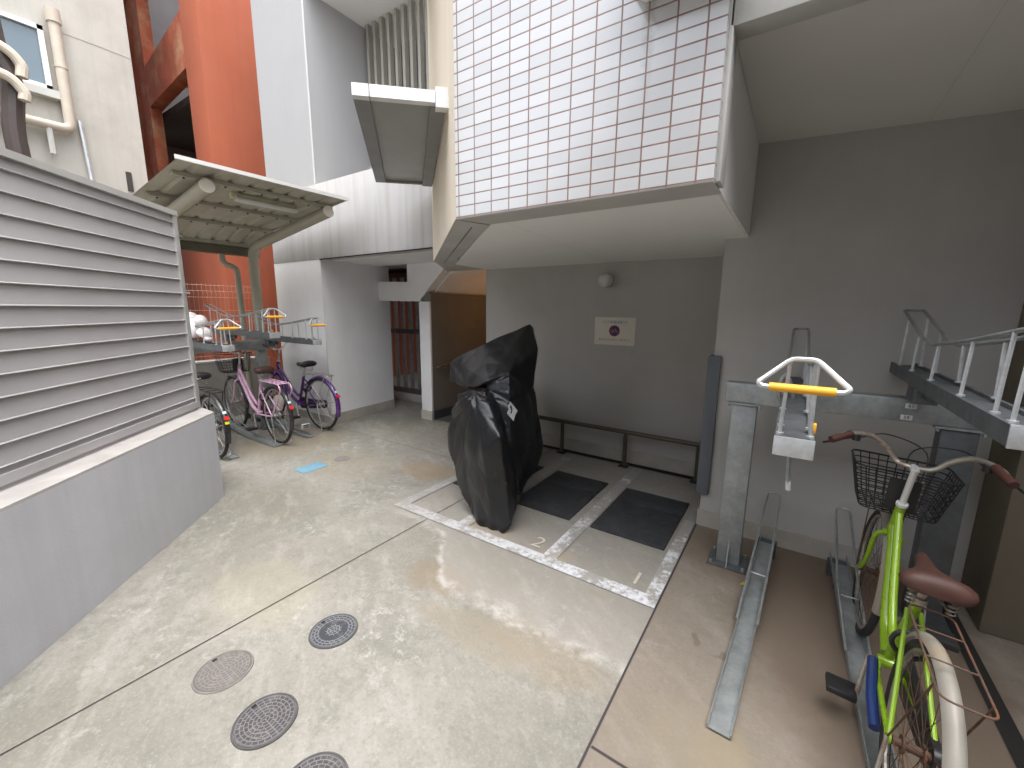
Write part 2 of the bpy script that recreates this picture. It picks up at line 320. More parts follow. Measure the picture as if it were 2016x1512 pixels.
class MB:
    def __init__(s): s.v = []; s.f = []
    def add(s, vs, fs):
        o = len(s.v); s.v += [Vector(v) for v in vs]; s.f += [tuple(i+o for i in f) for f in fs]; return s
    def box(s, a, b, bev=0.0, R=None, piv=None):
        (x0, y0, z0), (x1, y1, z1) = a, b
        x0, x1 = min(x0, x1), max(x0, x1); y0, y1 = min(y0, y1), max(y0, y1); z0, z1 = min(z0, z1), max(z0, z1)
        bm = bmesh.new(); bmesh.ops.create_cube(bm, size=1)
        for v in bm.verts: v.co = Vector(((x0+x1)/2+v.co.x*(x1-x0), (y0+y1)/2+v.co.y*(y1-y0), (z0+z1)/2+v.co.z*(z1-z0)))
        if bev: bmesh.ops.bevel(bm, geom=list(bm.edges), offset=bev, segments=2, affect='EDGES', profile=.5)
        if R is not None:
            pv = Vector(piv) if piv else Vector(((x0+x1)/2, (y0+y1)/2, (z0+z1)/2))
            for v in bm.verts: v.co = pv+R @ (v.co-pv)
        bm.verts.index_update(); s.add([v.co.copy() for v in bm.verts], [[v.index for v in f.verts] for f in bm.faces]); bm.free(); return s
    def prism(s, poly, d):
        """polygon (3-D points) extruded by vector d"""
        n = len(poly); P = [Vector(p) for p in poly]; d = Vector(d)
        return s.add(P+[p+d for p in P], [list(range(n))[::-1], list(range(n, 2*n))]+[[i, (i+1) % n, n+(i+1) % n, n+i] for i in range(n)])
    def tube(s, pts, r, seg=8, closed=False, caps=True, flat=1.0, rs=None):
        P = [Vector(p) for p in pts]; n = len(P)
        if n < 2: return s
        T = []
        for i in range(n):
            a = P[i-1] if (i or closed) else P[i]; b = P[(i+1) % n] if (i < n-1 or closed) else P[i]
            t = (b-a); T.append(t.normalized() if t.length > 1e-9 else Vector((0, 0, 1)))
        nrm = T[0].orthogonal().normalized(); rings = []
        if abs(T[0].z) < .95: nrm = (Vector((0, 0, 1))-T[0]*T[0].z).normalized()
        for i in range(n):
            nrm = (nrm-T[i]*nrm.dot(T[i])); nrm = nrm.normalized() if nrm.length > 1e-6 else T[i].orthogonal().normalized()
            bi = T[i].cross(nrm); R_ = rs[i] if rs else r
            rings.append([P[i]+(nrm*math.cos(2*math.pi*k/seg)*flat+bi*math.sin(2*math.pi*k/seg))*R_ for k in range(seg)])
        vs = [v for rg in rings for v in rg]; fs = []
        for i in range(n-1+(1 if closed else 0)):
            j = (i+1) % n
            for k in range(seg): fs.append([i*seg+k, i*seg+(k+1) % seg, j*seg+(k+1) % seg, j*seg+k])
        if caps and not closed: fs += [list(range(seg))[::-1], [(n-1)*seg+k for k in range(seg)]]
        return s.add(vs, fs)
    def rod(s, a, b, r, seg=8): return s.tube([a, b], r, seg)
    def sphere(s, c, r, sc=(1, 1, 1), u=20, v=12):
        bm = bmesh.new(); bmesh.ops.create_uvsphere(bm, u_segments=u, v_segments=v, radius=r)
        bm.verts.index_update(); s.add([Vector((c[0]+q.co.x*sc[0], c[1]+q.co.y*sc[1], c[2]+q.co.z*sc[2])) for q in bm.verts], [[q.index for q in f.verts] for f in bm.faces]); bm.free(); return s
    def disc(s, c, r, h, seg=48, n=(0, 0, 1)):
        c = Vector(c); n = Vector(n).normalized(); return s.tube([c, c+n*h], r, seg)
    def lathe(s, prof, seg=32, R=None, c=(0, 0, 0)):
        c = Vector(c); vs = []; fs = []
        for (r, z) in prof:
            for k in range(seg):
                p = Vector((r*math.cos(2*math.pi*k/seg), r*math.sin(2*math.pi*k/seg), z)); vs.append(c+(R @ p if R is not None else p))
        for i in range(len(prof)-1):
            for k in range(seg): fs.append([i*seg+k, i*seg+(k+1) % seg, (i+1)*seg+(k+1) % seg, (i+1)*seg+k])
        return s.add(vs, fs)
ROOT = {}
def linkmesh(name, mb, mat, parent=None, label=None, origin=None, ang=35):
    me = bpy.data.meshes.new(name)
    o = bpy.data.objects.new(name, me); C.objects.link(o)
    if parent is not None:
        org = ROOT.get(parent.name_full, Vector((0, 0, 0))); o.parent = parent; ROOT[o.name_full] = org
    else:
        if origin is None:
            xs = [v.x for v in mb.v]; ys = [v.y for v in mb.v]; zs = [v.z for v in mb.v]
            origin = Vector(((min(xs)+max(xs))/2, (min(ys)+max(ys))/2, min(zs)))
        org = Vector(origin); o.location = org; ROOT[o.name_full] = org
    me.from_pydata([tuple(v-org) for v in mb.v], [], mb.f)
    me.validate(); me.update()
    bm = bmesh.new(); bm.from_mesh(me); bmesh.ops.recalc_face_normals(bm, faces=bm.faces)
    for f in bm.faces: f.smooth = True
    bm.to_mesh(me); bm.free()
    try: me.set_sharp_from_angle(angle=math.radians(ang))
    except Exception: pass
    me.materials.append(mat if not isinstance(mat, str) else M[mat])
    if label: o['label'] = label
    return o
def root(name, label, cat, loc, group=None, rz=0):
    o = bpy.data.objects.new(name, None); C.objects.link(o); o.location = loc; o.rotation_euler = (0, 0, rz); o.empty_display_size = .1
    o['label'] = label; o['category'] = cat
    if group: o['group'] = group
    ROOT[o.name_full] = Vector(loc); return o
def single(name, mb, mat, label, cat, group=None, **k):
    o = linkmesh(name, mb, mat, **k); o['label'] = label; o['category'] = cat
    if group: o['group'] = group
    return o
def structure(name, mb, mat):
    o = linkmesh(name, mb, mat, origin=(0, 0, 0)); o['kind'] = 'structure'; return o
def textmb(body, size, origin, xdir, ydir, depth=.0008, align='CENTER', squeeze=1.0):
    cu = bpy.data.curves.new('t', 'FONT'); cu.body = body; cu.size = size; cu.align_x = align; cu.align_y = 'CENTER'; cu.extrude = depth
    cu.resolution_u = 3
    o = bpy.data.objects.new('t', cu); C.objects.link(o); dg = bpy.context.evaluated_depsgraph_get(); dg.update()
    me = bpy.data.meshes.new_from_object(o.evaluated_get(dg)); xd = Vector(xdir).normalized(); yd = Vector(ydir).normalized(); zd = xd.cross(yd); og = Vector(origin)
    mb = MB(); mb.add([og+xd*v.co.x*squeeze+yd*v.co.y+zd*v.co.z for v in me.vertices], [list(p.vertices) for p in me.polygons])
    bpy.data.objects.remove(o); bpy.data.curves.remove(cu); bpy.data.meshes.remove(me); return mb

# ================================================================== SETTING
g = MB(); g.add([(-40, -40, 0), (40, -40, 0), (40, 40, 0), (-40, 40, 0)], [[0, 1, 2, 3]])
structure('ground', g, 'floor')
def strip2d(x0, y0, x1, y1, w, z):
    d = Vector((x1-x0, y1-y0, 0)).normalized(); n = Vector((-d.y, d.x, 0))*w/2; a = Vector((x0, y0, z)); b = Vector((x1, y1, z))
    return [a-n, b-n, b+n, a+n]
j = MB()
for q in ((-2.09, -3.0, -2.05, 2.37), (-2.05, 2.37, -2.04, 3.9), (-4.85, 2.985, -.44, 2.985), (-.455, -3, -.43, 3.02), (-.43, 1.153, .8, 1.153)):
    wdt = .009 if q[0] > -1 else .006
    if abs(q[1]-2.985) < .001: wdt = .0045
    j.add(strip2d(*q, wdt, .003), [[0, 1, 2, 3]])
structure('joint', j, 'joint')
# painted bays
pl = MB()
for x0, y0, x1, y1 in ((-2.42, 1.965, -.44, 2.055), (-.51, 2.055, -.44, 3.02), (-1.14, 2.055, -1.05, 3.8), (-1.83, 2.055, -1.74, 3.8), (-2.42, 2.055, -2.33, 3.8)):
    pl.add([(x0, y0, .006), (x1, y0, .006), (x1, y1, .006), (x0, y1, .006)], [[0, 1, 2, 3]])
structure('painted_line', pl, 'line')
num = MB()
for ch, x, y in (('2', -1.23, 2.15), ('1', -.585, 2.15)):
    t_ = textmb(ch, .17, (x, y, .0065), (1, 0, 0), (0, 1, 0), .0003); num.add(t_.v, t_.f)
structure('painted_number', num, paint('faded_number_paint', (.50, .46, .38), .8, var=.15, scale=30))
gt = MB(); gt.add([(-3.0, 3.83, .004), (-.56, 3.83, .004), (-.56, 3.915, .004), (-3.0, 3.915, .004)], [[0, 1, 2, 3]])
gt.add([(.775, .9, .004), (.835, .9, .004), (.835, 3.0, .004), (.775, 3.0, .004)], [[0, 1, 2, 3]])
structure('gutter_channel', gt, 'black')
lf = MB(); lf.add([(-3.93, 3.96, .01), (-3.02, 3.96, .01), (-3.02, 5.4, .01), (-3.93, 5.4, .01)], [[0, 1, 2, 3]])
structure('lobby_floor', lf, paint('lobby_floor', (.09, .085, .08), .6))

# ================================================================== MAIN BUILDING
YF, YB, ZS = 3.02, 3.92, 1.948                      # wall plane, alcove back plane, bay soffit
XS = 1.55                                            # side wall on the right
B = root('apartment_building', 'grey apartment building with white tiled overhanging bay above a parking alcove', 'building', (-1.2, 3.9, 0))
def part(name, mb, mat, label=None, parent=None): return linkmesh(name, mb, mat, parent or B, label)
# right wall (a box behind the plane, ends at the alcove)
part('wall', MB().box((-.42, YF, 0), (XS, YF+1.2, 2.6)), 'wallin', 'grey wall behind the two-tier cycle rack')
part('wall', MB().box((XS, -2.5, 0), (XS+.3, YF+1.2, 3.4)), 'greyin', 'dark side wall at the right edge')
part('pillar', MB().box((.885, 2.70, 0), (XS-.002, YF-.002, 2.40), .008), paint('brown_pillar_paint', (.16, .135, .095), .8), 'brownish pillar at the right edge')
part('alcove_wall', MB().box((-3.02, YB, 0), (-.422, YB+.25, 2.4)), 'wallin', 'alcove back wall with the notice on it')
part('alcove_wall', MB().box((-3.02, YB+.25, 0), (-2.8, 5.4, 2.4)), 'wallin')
part('skirting', MB().box((-3.0, YB-.012, 0.0), (-.424, YB-.001, .13)).box((-.42, YF-.012, 0), (XS-.001, YF-.001, .12)).box((-.432, YF-.012, 0), (-.421, YB-.013, .12)), 'skirt')
# ceiling over the rack (drops a little to the right)
cy0 = 1.80
part('ceiling', MB().add([(-.287, cy0, 2.475), (XS, cy0, 2.37), (XS, YF-.001, 2.37), (-.287, YF-.001, 2.475), (-.287, cy0, 2.7), (XS, cy0, 2.7), (XS, YF-.001, 2.7), (-.287, YF-.001, 2.7)],
     [[0, 3, 2, 1], [4, 5, 6, 7], [0, 1, 5, 4], [1, 2, 6, 5], [2, 3, 7, 6], [3, 0, 4, 7]]), paint('ceiling_paint', (.66, .645, .61), .85, var=.05, scale=.8, bumpk=.15), 'ceiling above the cycle rack')
part('lintel', MB().box((-.285, 1.70, 2.43), (XS+.3, cy0-.001, 2.60), .004), 'strip', 'grey lintel above the rack opening')
# tiled bay
ZT = 6.4; ZB = 4.3
front = [(-1.47, 1.662), (-.287, 1.662)]
bay = MB()
bay.prism([(-1.47, 1.662, ZS), (-.287, 1.662, ZS), (-.287, 1.76, ZS), (-1.36, 1.76, ZS)], (0, 0, ZB-ZS))
part('tiled_bay', bay, 'tile', 'white glazed tile front of the overhanging bay')
up2 = MB().box((-.286, 1.72, 2.60), (6.0, 1.80, ZB)); part('tiled_front', up2, 'tile', 'white tiled front above the rack opening')
side = MB().box((-.40, 1.761, ZS+.001), (-.289, YF-.001, 2.9)); part('bay_side', side, 'soffit', 'painted side of the tiled bay')
trim = MB().box((-.2885, 1.70, ZS+.002), (-.272, 1.80, 2.60), .003); part('trim', trim, 'strip')
sof = MB(); z0 = ZS-.002
# soffit: grey tile-edge strip, recessed pale panel
outer = [(-1.47, 1.662), (-.287, 1.662), (-.287, YF), (-.287, YB), (-3.02, YB), (-4.05, YB), (-3.55, 3.55), (-2.96, YF)]
part('soffit_edge', MB().prism([(-1.47, 1.664, ZS-.0045), (-.287, 1.664, ZS-.0045), (-.287, 1.857, ZS-.0045), (-1.405, 1.857, ZS-.0045)], (0, 0, .004)), 'strip')
part('soffit_edge', MB().prism([(-1.47, 1.668, z0+.03), (-.29, 1.668, z0+.03), (-.29, YF-.002, z0+.03), (-2.955, YF-.002, z0+.03)], (0, 0, .18)), 'strip', 'grey edge band under the bay')
inner = [(-1.405, 1.859, z0), (-.30, 1.859, z0), (-.30, YF-.004, z0), (-.424, YF-.004, z0), (-.424, YB-.002, z0), (-3.0, YB-.002, z0), (-2.935, 3.30, z0)]
part('soffit', MB().prism(inner, (0, 0, .028)), 'soffit', 'pale soffit of the bay over the motorcycle bays')
part('soffit_edge', MB().prism([(-2.955, YF, z0+.005), (-2.63, YF, z0+.005), (-3.01, YB-.003, z0+.005), (-3.62, YB-.003, z0+.005)], (0, 0, .17)), 'strip')
# diagonal wall on the left of the bay
dg_ = Vector((-.741, .671, 0)); dn = Vector((.671, .741, 0))
a0 = Vector((-1.472, 1.664, ZS-.003)); a1 = a0+dg_*2.02
part('diagonal_wall', MB().prism([a0, a1, a1+dn*.18+dg_*.0, a0+dn*.18+dg_*-.0+Vector((0.0, .0, 0))+dg_*.16], (0, 0, 5.0-ZS)), 'beige', 'beige diagonal wall beside the tiled bay')
part('soffit_edge', MB().prism([a0-dn*.004-V(0,0,.001), a1-dn*.004-V(0,0,.001), a1+dn*.192-V(0,0,.001), a0+dn*.192+dg_*.085-V(0,0,.001)], (0, 0, -.0035)), 'strip', 'grey diagonal band under the beige wall')
part('soffit_groove', MB().prism([a0+dn*.10+dg_*.16-V(0, 0, .005), a1+dn*.10-V(0, 0, .005), a1+dn*.107-V(0, 0, .005), a0+dn*.107+dg_*.165-V(0, 0, .005)], (0, 0, -.0015)), 'darkgutter')
# column / block on the left
XL, XC = -5.97, -4.88
part('wall', MB().prism([(XL, YF, 0), (-4.865, YF, 0), (-4.955, 4.12, 0), (XL, 4.12, 0)], (0, 0, 2.08)), 'wall', 'pale grey ground floor wall behind the purple bicycle')
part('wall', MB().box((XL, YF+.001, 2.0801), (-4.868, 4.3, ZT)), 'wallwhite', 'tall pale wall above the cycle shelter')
part('corner_bead', MB().box((-4.872, YF-.004, 0), (-4.858, YF+.004, 2.08)).box((-4.876, YF-.004, 2.936), (-4.860, YF+.006, ZT)), 'alum')
part('skirting', MB().prism([(-4.862, YF-.01, 0), (-4.852, YF-.01, 0), (-4.943, 4.12, 0), (-4.953, 4.12, 0)], (0, 0, .13)).box((XL, YF-.012, 0), (-4.863, YF-.001, .10)), 'skirt')
part('balcony_band', MB().box((XL+.01, YF-.004, 2.08), (-2.965, YF+.16, 2.93), .004), 'band', 'rain-stained concrete band over the passage')
part('drip_edge', MB().box((-4.87, YF-.012, 2.070), (-2.98, YF-.003, 2.082)), 'black')
part('landing_ceiling', MB().box((-4.95, YF+.16, 2.075), (-2.7, 3.92, 2.2)), 'wall')
part('landing_ceiling', MB().box((-4.95, 3.92, 2.09), (-3.02, 5.6, 2.2)), 'wallin')
# recess above the band with louvre screen
part('recess_wall', MB().box((-4.867, 3.84, 2.93), (-1.9, 4.0, 3.34)), 'wall')
part('recess_ceiling', MB().box((-4.867, YF+.02, 4.95), (-2.3, 4.3, 5.2)), 'wall', 'soffit above the louvre screen')
part('recess_wall', MB().box((-6.5, 4.45, 2.2), (-1.9, 4.6, 6.4)), 'greyin')
part('recess_wall', MB().box((-4.60, 4.2, 3.3), (-4.2, 4.3, 4.4)), 'greyin'); part('recess_wall', MB().box((-3.3, 4.1, 3.3), (-2.2, 4.2, 3.95)), 'galvdark')
lv = MB()
for k in range(12): x = -4.80+k*.128; lv.box((x, 3.80, 3.34), (x+.042, 3.86, 4.948))
lv.box((-4.865, 3.80, 3.30), (-3.2, 3.86, 3.339)); part('louvre_screen', lv, paint('louvre_paint', (.40, .38, .33), .6), 'vertical louvre screen above the awning')
part('panel_joint', MB().add(strip2d(-1.30, 1.81, -1.50, 3.9, .0022, ZS-.0035), [[0, 1, 2, 3]]), 'jointsoft')
part('panel_joint', MB().add(strip2d(.42, 1.83, .44, YF-.01, .002, 2.4225), [[0, 1, 2, 3]]), 'jointsoft')
# stair
st = MB().prism([(-5.0, YB, 1.605), (-4.11, YB, 1.59), (-4.11, YB, 1.625), (-3.70, YB, 1.97), (-3.60, YB, 2.074), (-4.345, YB, 2.074), (-4.345, YB, 1.845), (-5.0, YB, 1.87)], (0, .14, 0))
part('stair_stringer', st, 'wall', 'stepped concrete stair stringer beside the alcove')
part('stair_flight', MB().prism([(-4.10, YB+.141, 1.60), (-3.72, YB+.141, 1.93), (-3.02, YB+.141, 2.05), (-3.02, YB+.141, 2.085), (-4.10, YB+.141, 2.085)], (0, 1.335, 0)), 'wall')
part('pillar', MB().box((-4.14, YB, 0), (-3.945, YB+.03, 1.588), .004), 'wall', 'narrow pillar under the stair')
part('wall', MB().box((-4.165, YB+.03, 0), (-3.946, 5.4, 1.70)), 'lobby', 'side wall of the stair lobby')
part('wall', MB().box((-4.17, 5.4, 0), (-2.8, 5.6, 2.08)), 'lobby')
part('skirting', MB().box((-3.934, YB+.02, 0.01), (-3.925, 5.4, .13)), 'darkskirt', 'dark skirting in the stair lobby')
part('skirting', MB().box((-4.145, YB-.008, 0), (-3.94, YB-.0005, .13)), 'skirt')
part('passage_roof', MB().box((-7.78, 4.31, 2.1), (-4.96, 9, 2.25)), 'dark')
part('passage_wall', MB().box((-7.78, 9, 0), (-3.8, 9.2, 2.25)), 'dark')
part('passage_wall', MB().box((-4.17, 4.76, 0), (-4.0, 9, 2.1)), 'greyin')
part('passage_wall', MB().box((-6.4, 4.70, 2.06), (-4.17, 4.76, 2.3)), 'dark')  # dark panel added above the gate; its colour stands for the opening's shade
part('roof', MB().box((XL, YF+.2, ZT), (-4.0, 5.8, ZT+.3)), 'strip')
part('roof', MB().box((-2.9, 1.80, 4.1), (6, 5.8, 4.3)), 'strip')
part('threshold', MB().box((-5.9, 4.55, 0), (-4.17, 4.75, .12), .01), 'baset')
# handrail
hr = root('handrail', 'short brown handrail on the wall inside the stair lobby', 'handrail', (-3.88, 4.2, 0))
linkmesh('rail', MB().tube(fillet([(-3.925, 4.0, .72), (-3.87, 4.02, .735), (-3.87, 4.9, .745)], .03), .017), paint('brown_rail', (.10, .055, .03), .5), hr)
linkmesh('bracket', MB().rod((-3.93, 4.15, .70), (-3.87, 4.15, .725), .008), 'chrome', hr); linkmesh('bracket', MB().rod((-3.93, 4.6, .70), (-3.87, 4.6, .73), .008), 'chrome', hr)
# warm lamp inside the lobby
lw = root('lobby_lamp', 'small warm lit lamp on the wall inside the stair lobby', 'lamp', (-3.06, 4.9, 1.45))
linkmesh('lamp_shade', MB().box((-3.06, 4.80, 1.42), (-3.022, 4.95, 1.60), .01), mat_plain('lamp_glow', (1.0, .45, .12), .5, emit=3), lw)
pl_ = bpy.data.lights.new('lobby_light', 'POINT'); pl_.energy = .14; pl_.color = (1, .5, .18); pl_.shadow_soft_size = .06
po = bpy.data.objects.new('light', pl_); C.objects.link(po); po.parent = lw; po.location = (-.12, 0, .05)
# gate with vertical bars
gr = root('gate', 'grey steel gate of tall vertical bars in the dark passage', 'gate', (-5.2, 4.65, 0))
gm = MB()
for k in range(9): x = -5.82+k*.17; gm.box((x, 4.63, .14), (x+.055, 4.67, 1.98))
linkmesh('bars', gm, 'galv', gr)
for z_a, z_b in ((.12, .20), (1.10, 1.17), (1.98, 2.05)): linkmesh('cross_rail', MB().box((-5.9, 4.618, z_a), (-4.2, 4.682, z_b)), 'galvdark', gr)

# ================================================================== things on the main building
# notice
sx, sz = -1.445, 1.297
sg = root('notice_board', 'white motorcycle parking notice on the alcove wall under the globe lamp', 'sign', (sx, YB-.01, sz))
w_, h_ = .205, .134
linkmesh('panel', MB().box((sx-w_, YB-.006, sz-h_), (sx+w_, YB-.001, sz+h_), .001), 'paper', sg)
yy = YB-.0068
t1 = textmb('バイク専用駐車場です', .034, (sx, yy, sz+.085), (1, 0, 0), (0, 0, 1), .0003, squeeze=.75); linkmesh('lettering', t1, 'blueink', sg)
t2 = textmb('駐車される方のみご利用下さい お願い致します', .020, (sx, yy, sz-.082), (1, 0, 0), (0, 0, 1), .0003, squeeze=.74); linkmesh('lettering', t2, 'redink', sg)
R90 = Matrix.Rotation(math.radians(90), 3, 'X')
cz = sz+.005
dd = linkmesh('symbol', MB().disc((sx, yy+.0004, cz), .054, .0008, 40, (0, -1, 0)), 'signred', sg)
linkmesh('disc', MB().disc((sx, yy-.0004, cz), .044, .0006, 40, (0, -1, 0)), 'signblue', dd)
bi = MB(); by = yy-.0012
for dx in (-.021, .021):
    bi.tube([(sx+dx+.0135*math.cos(a*math.pi/10), by, cz-.008+.0135*math.sin(a*math.pi/10)) for a in range(20)], 0.0016, 4, closed=True)
bi.tube([(sx-.021, by, cz-.008), (sx-.006, by, cz+.010), (sx+.012, by, cz+.010), (sx, by, cz-.009), (sx-.006, by, cz+.010)], .0015, 4)
bi.tube([(sx+.021, by, cz-.008), (sx+.010, by, cz+.018), (sx+.003, by, cz+.019)], .0015, 4)
linkmesh('bicycle_symbol', bi, mat_plain('sign_white', (.5, .48, .45), .5), dd)
linkmesh('slash', MB().rod((sx-.035, by-.001, cz+.035), (sx+.035, by-.001, cz-.035), .0045, 6), 'signred', dd)
# globe lamp
gl = root('globe_lamp', 'unlit round frosted wall lamp above the notice in the alcove', 'lamp', (-1.53, YB, 1.78))
linkmesh('lamp_base', MB().disc((-1.53, YB-.001, 1.78), .058, .035, 32, (0, -1, 0)), 'strip', gl)
linkmesh('globe', MB().sphere((-1.53, YB-.085, 1.78), .068), 'globe', gl)
# grey foam corner guard
gd = root('corner_guard', 'tall grey foam guard strip on the wall corner beside the alcove', 'guard', (-.42, YF-.02, .24))
linkmesh('strip', MB().box((-.452, YF-.03, .24), (-.372, YF-.001, 1.21), .008), 'guard', gd)
linkmesh('side', MB().box((-.452, YF+.0, .24), (-.422, YF+.09, 1.21), .006), 'guard', gd)
# pipe bracket over tiles
pb = MB().prism([(-.60, 1.52, 2.605), (-.56, 1.52, 2.575), (-.20, 1.52, 2.575), (-.20, 1.52, 2.80), (-.64, 1.52, 2.80)], (0, .139, 0))
single('duct_box', pb, 'soffit', 'pale duct box on the tiled bay at the top edge of the picture', 'duct')
# awning on the diagonal wall
aw = root('awning', 'small grey aluminium awning with a bright front gutter on the diagonal wall', 'awning', (-2.4, 2.3, 2.6))
q0, q1, q2, q3 = V(-2.066, 1.53, 2.6), V(-1.715, 1.87, 2.6), V(-2.876, 2.927, 2.6), V(-3.184, 2.552, 2.6)
ax_ = (q1-q0).normalized(); ay_ = (q2-q1).normalized(); wdt = (q1-q0).length
def aq(u, v, z=0): return q0+ax_*u+ay_*v+V(0, 0, z)
def obox(u0, u1, v0, v1, z0, z1): return MB().prism([aq(u0, v0, z0), aq(u1, v0, z0), aq(u1, v1, z0), aq(u0, v1, z0)], (0, 0, z1-z0))
ln = 1.56
linkmesh('side_rail', obox(0, .085, .02, ln, 0, .05), 'alumgrey', aw); linkmesh('side_rail', obox(wdt-.085, wdt, .02, ln, -.01, .05), 'alumgrey', aw)
linkmesh('sheet', obox(.086, wdt-.086, .02, ln-.03, .02, .028), 'poly', aw)
linkmesh('front_gutter', obox(.09, wdt-.06, -.03, .018, -.005, .055), 'alum', aw)
linkmesh('end_cap', obox(.0, .085, -.03, .018, -.005, .055), 'alum', aw); linkmesh('end_cap', obox(wdt-.058, wdt+.02, -.04, .02, -.03, .07), 'alum', aw)
linkmesh('rear_rail', obox(.086, wdt-.086, ln-.03, ln, 0, .05), 'alumgrey', aw)

# ================================================================== LEFT: boundary wall and louvre fence
F0 = V(-3.65, 1.29, 0); D = V(.689, -.725, 0); Nn = V(-.725, -.689, 0)
poly = [F0, F0+D*4.0, F0+D*4.0+Nn*.42, F0+D*.1+Nn*.42+V(-.25, 0, 0), V(-4.35, 1.31, 0)]
bw = root('boundary_wall', 'low cast concrete wall carrying the grey louvre fence', 'wall', (-2.5, .2, 0))
linkmesh('wall', MB().prism(poly, (0, 0, .683)), 'base', bw)
linkmesh('coping', MB().prism([p+V(0, 0, .6835) for p in poly], (0, 0, .0135)), 'baset', bw)
fn = root('louvre_fence', 'grey horizontal louvre fence standing on the low concrete wall', 'fence', (-2.6, .2, .7))
P0 = F0+Nn*.165
def fpt(s, n, z): return P0+D*s+Nn*n+V(0, 0, z)
sl_ = MB()
s0, s1 = -.085, 3.8
pr_ = []
for k in range(15):
    z = .695+k*.1
    pr_ += [(-.006, z), (-.006, z+.0025), (.000, z+.007), (.011, z+.095), (.011, z+.0995)]
back = [(.030, z_) for n_, z_ in ((0, .695+1.4995), (0, .695))]
pts = [fpt(s0, n_, z_) for n_, z_ in pr_+back]
sl_.prism(pts, D*(s1-s0))
linkmesh('slats', sl_, 'fence', fn)
linkmesh('bottom_rail', MB().prism([fpt(s0, -.012, .72), fpt(s0, .035, .72), fpt(s0, .035, .765), fpt(s0, -.012, .765)], D*(s1-s0)), 'fence', fn)
linkmesh('top_rail', MB().prism([fpt(s0-.04, -.02, 2.15), fpt(s0-.04, .06, 2.15), fpt(s0-.04, .06, 2.185), fpt(s0-.04, -.02, 2.185)], D*(s1-s0+.04)), 'fencelite', fn)
linkmesh('end_channel', MB().prism([fpt(-.115, -.01, .72), fpt(-.085, -.01, .72), fpt(-.085, .055, .72), fpt(-.115, .055, .72)], (0, 0, 1.43)), 'fencelite', fn)
fp_ = linkmesh('post', MB().rod(fpt(-.15, .03, .697), fpt(-.15, .03, 2.17), .026, 20), 'galvbright', fn)
linkmesh('post_cap', MB().rod(fpt(-.15, .03, 2.168), fpt(-.15, .03, 2.182), .029, 20), 'galvbright', fp_)
for z in (2.02, 1.60, .93):
    c = fpt(-.15, .03, z)
    cl = MB(); cl.tube([c+D*(.031*math.cos(a*math.pi/8))+Nn*(.031*math.sin(a*math.pi/8)) for a in range(16)], .006, 6, closed=True)
    cl.rod(c-D*.06-Nn*.02, c+D*.07-Nn*.03, .005); linkmesh('clamp', cl, 'galvbright', fp_)
linkmesh('post', MB().rod(fpt(1.9, .08, .697), fpt(1.9, .08, 2.17), .026, 20), 'galvbright', fn)

# ================================================================== LEFT BACKGROUND
XO = -7.3
ZO = 10.0
ob = root('orange_building', 'orange rendered building with a stained open balcony behind the cycle shelter', 'building', (-8.5, 5, 0))
linkmesh('pillar', MB().box((XO-.55, 2.95, 0), (XO, 4.5, ZO), .01), 'orange', ob)
linkmesh('wall', MB().box((XO-.5, 4.5, 0), (XO-.02, 12, ZO)), 'orange', ob)
linkmesh('wall', MB().box((-12, 3.02, 0), (XO-.55, 3.3, 2.6)), 'orange', ob)
linkmesh('balcony_beam', MB().prism([(-12, 2.96, 4.60), (-12, 2.96, 5.0), (XO-.551, 2.96, 5.72), (XO-.551, 2.96, 4.98)], (0, .18, 0)), 'rust', ob, 'stained orange balcony front')
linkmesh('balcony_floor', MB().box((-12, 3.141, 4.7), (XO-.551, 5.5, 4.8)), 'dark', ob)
linkmesh('interior_wall', MB().box((-12, 3.14, 2.6), (-10.9, 5.5, ZO)), 'greyin', ob)
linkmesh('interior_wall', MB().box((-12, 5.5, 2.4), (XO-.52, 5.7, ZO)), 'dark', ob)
linkmesh('pillar', MB().box((-10.3, 2.955, 2.6), (-9.45, 3.12, ZO)), 'rust', ob, 'stained narrow orange pillar beside the cream building')
linkmesh('pipe', MB().rod((-10.0, 2.9, 3.4), (-10.0, 2.9, ZO), .05).rod((-10.2, 2.9, 6.6), (-8.8, 3.2, 6.6), .05), 'rust', ob)
linkmesh('balcony_rail', MB().rod((XO-.9, 3.3, 3.2), (XO-.9, 3.3, 4.3), .012).rod((XO-.8, 3.3, 3.2), (XO-.8, 3.3, 4.2), .012), paint('brass_pipe', (.5, .42, .1), .4), ob)
yl = MB().sphere((XO-.9, 3.25, 4.05), .05, (1.2, 1, .8)); single('balcony_lamp', yl, mat_plain('yellow_lamp', (1, .8, .1), .4, emit=1.2), 'small yellow lit lamp in the dark opening of the orange building', 'lamp')
ac = root('air_conditioner', 'pale outdoor unit standing on the orange building balcony', 'air conditioner', (-8.7, 3.5, 5.3))
linkmesh('housing', MB().box((-8.9, 3.25, 5.1), (-8.35, 3.6, 6.1), .03), 'soffit', ac)
linkmesh('grille', MB().box((-8.75, 3.236, 5.5), (-8.45, 3.248, 6.0)), 'galvdark', ac)
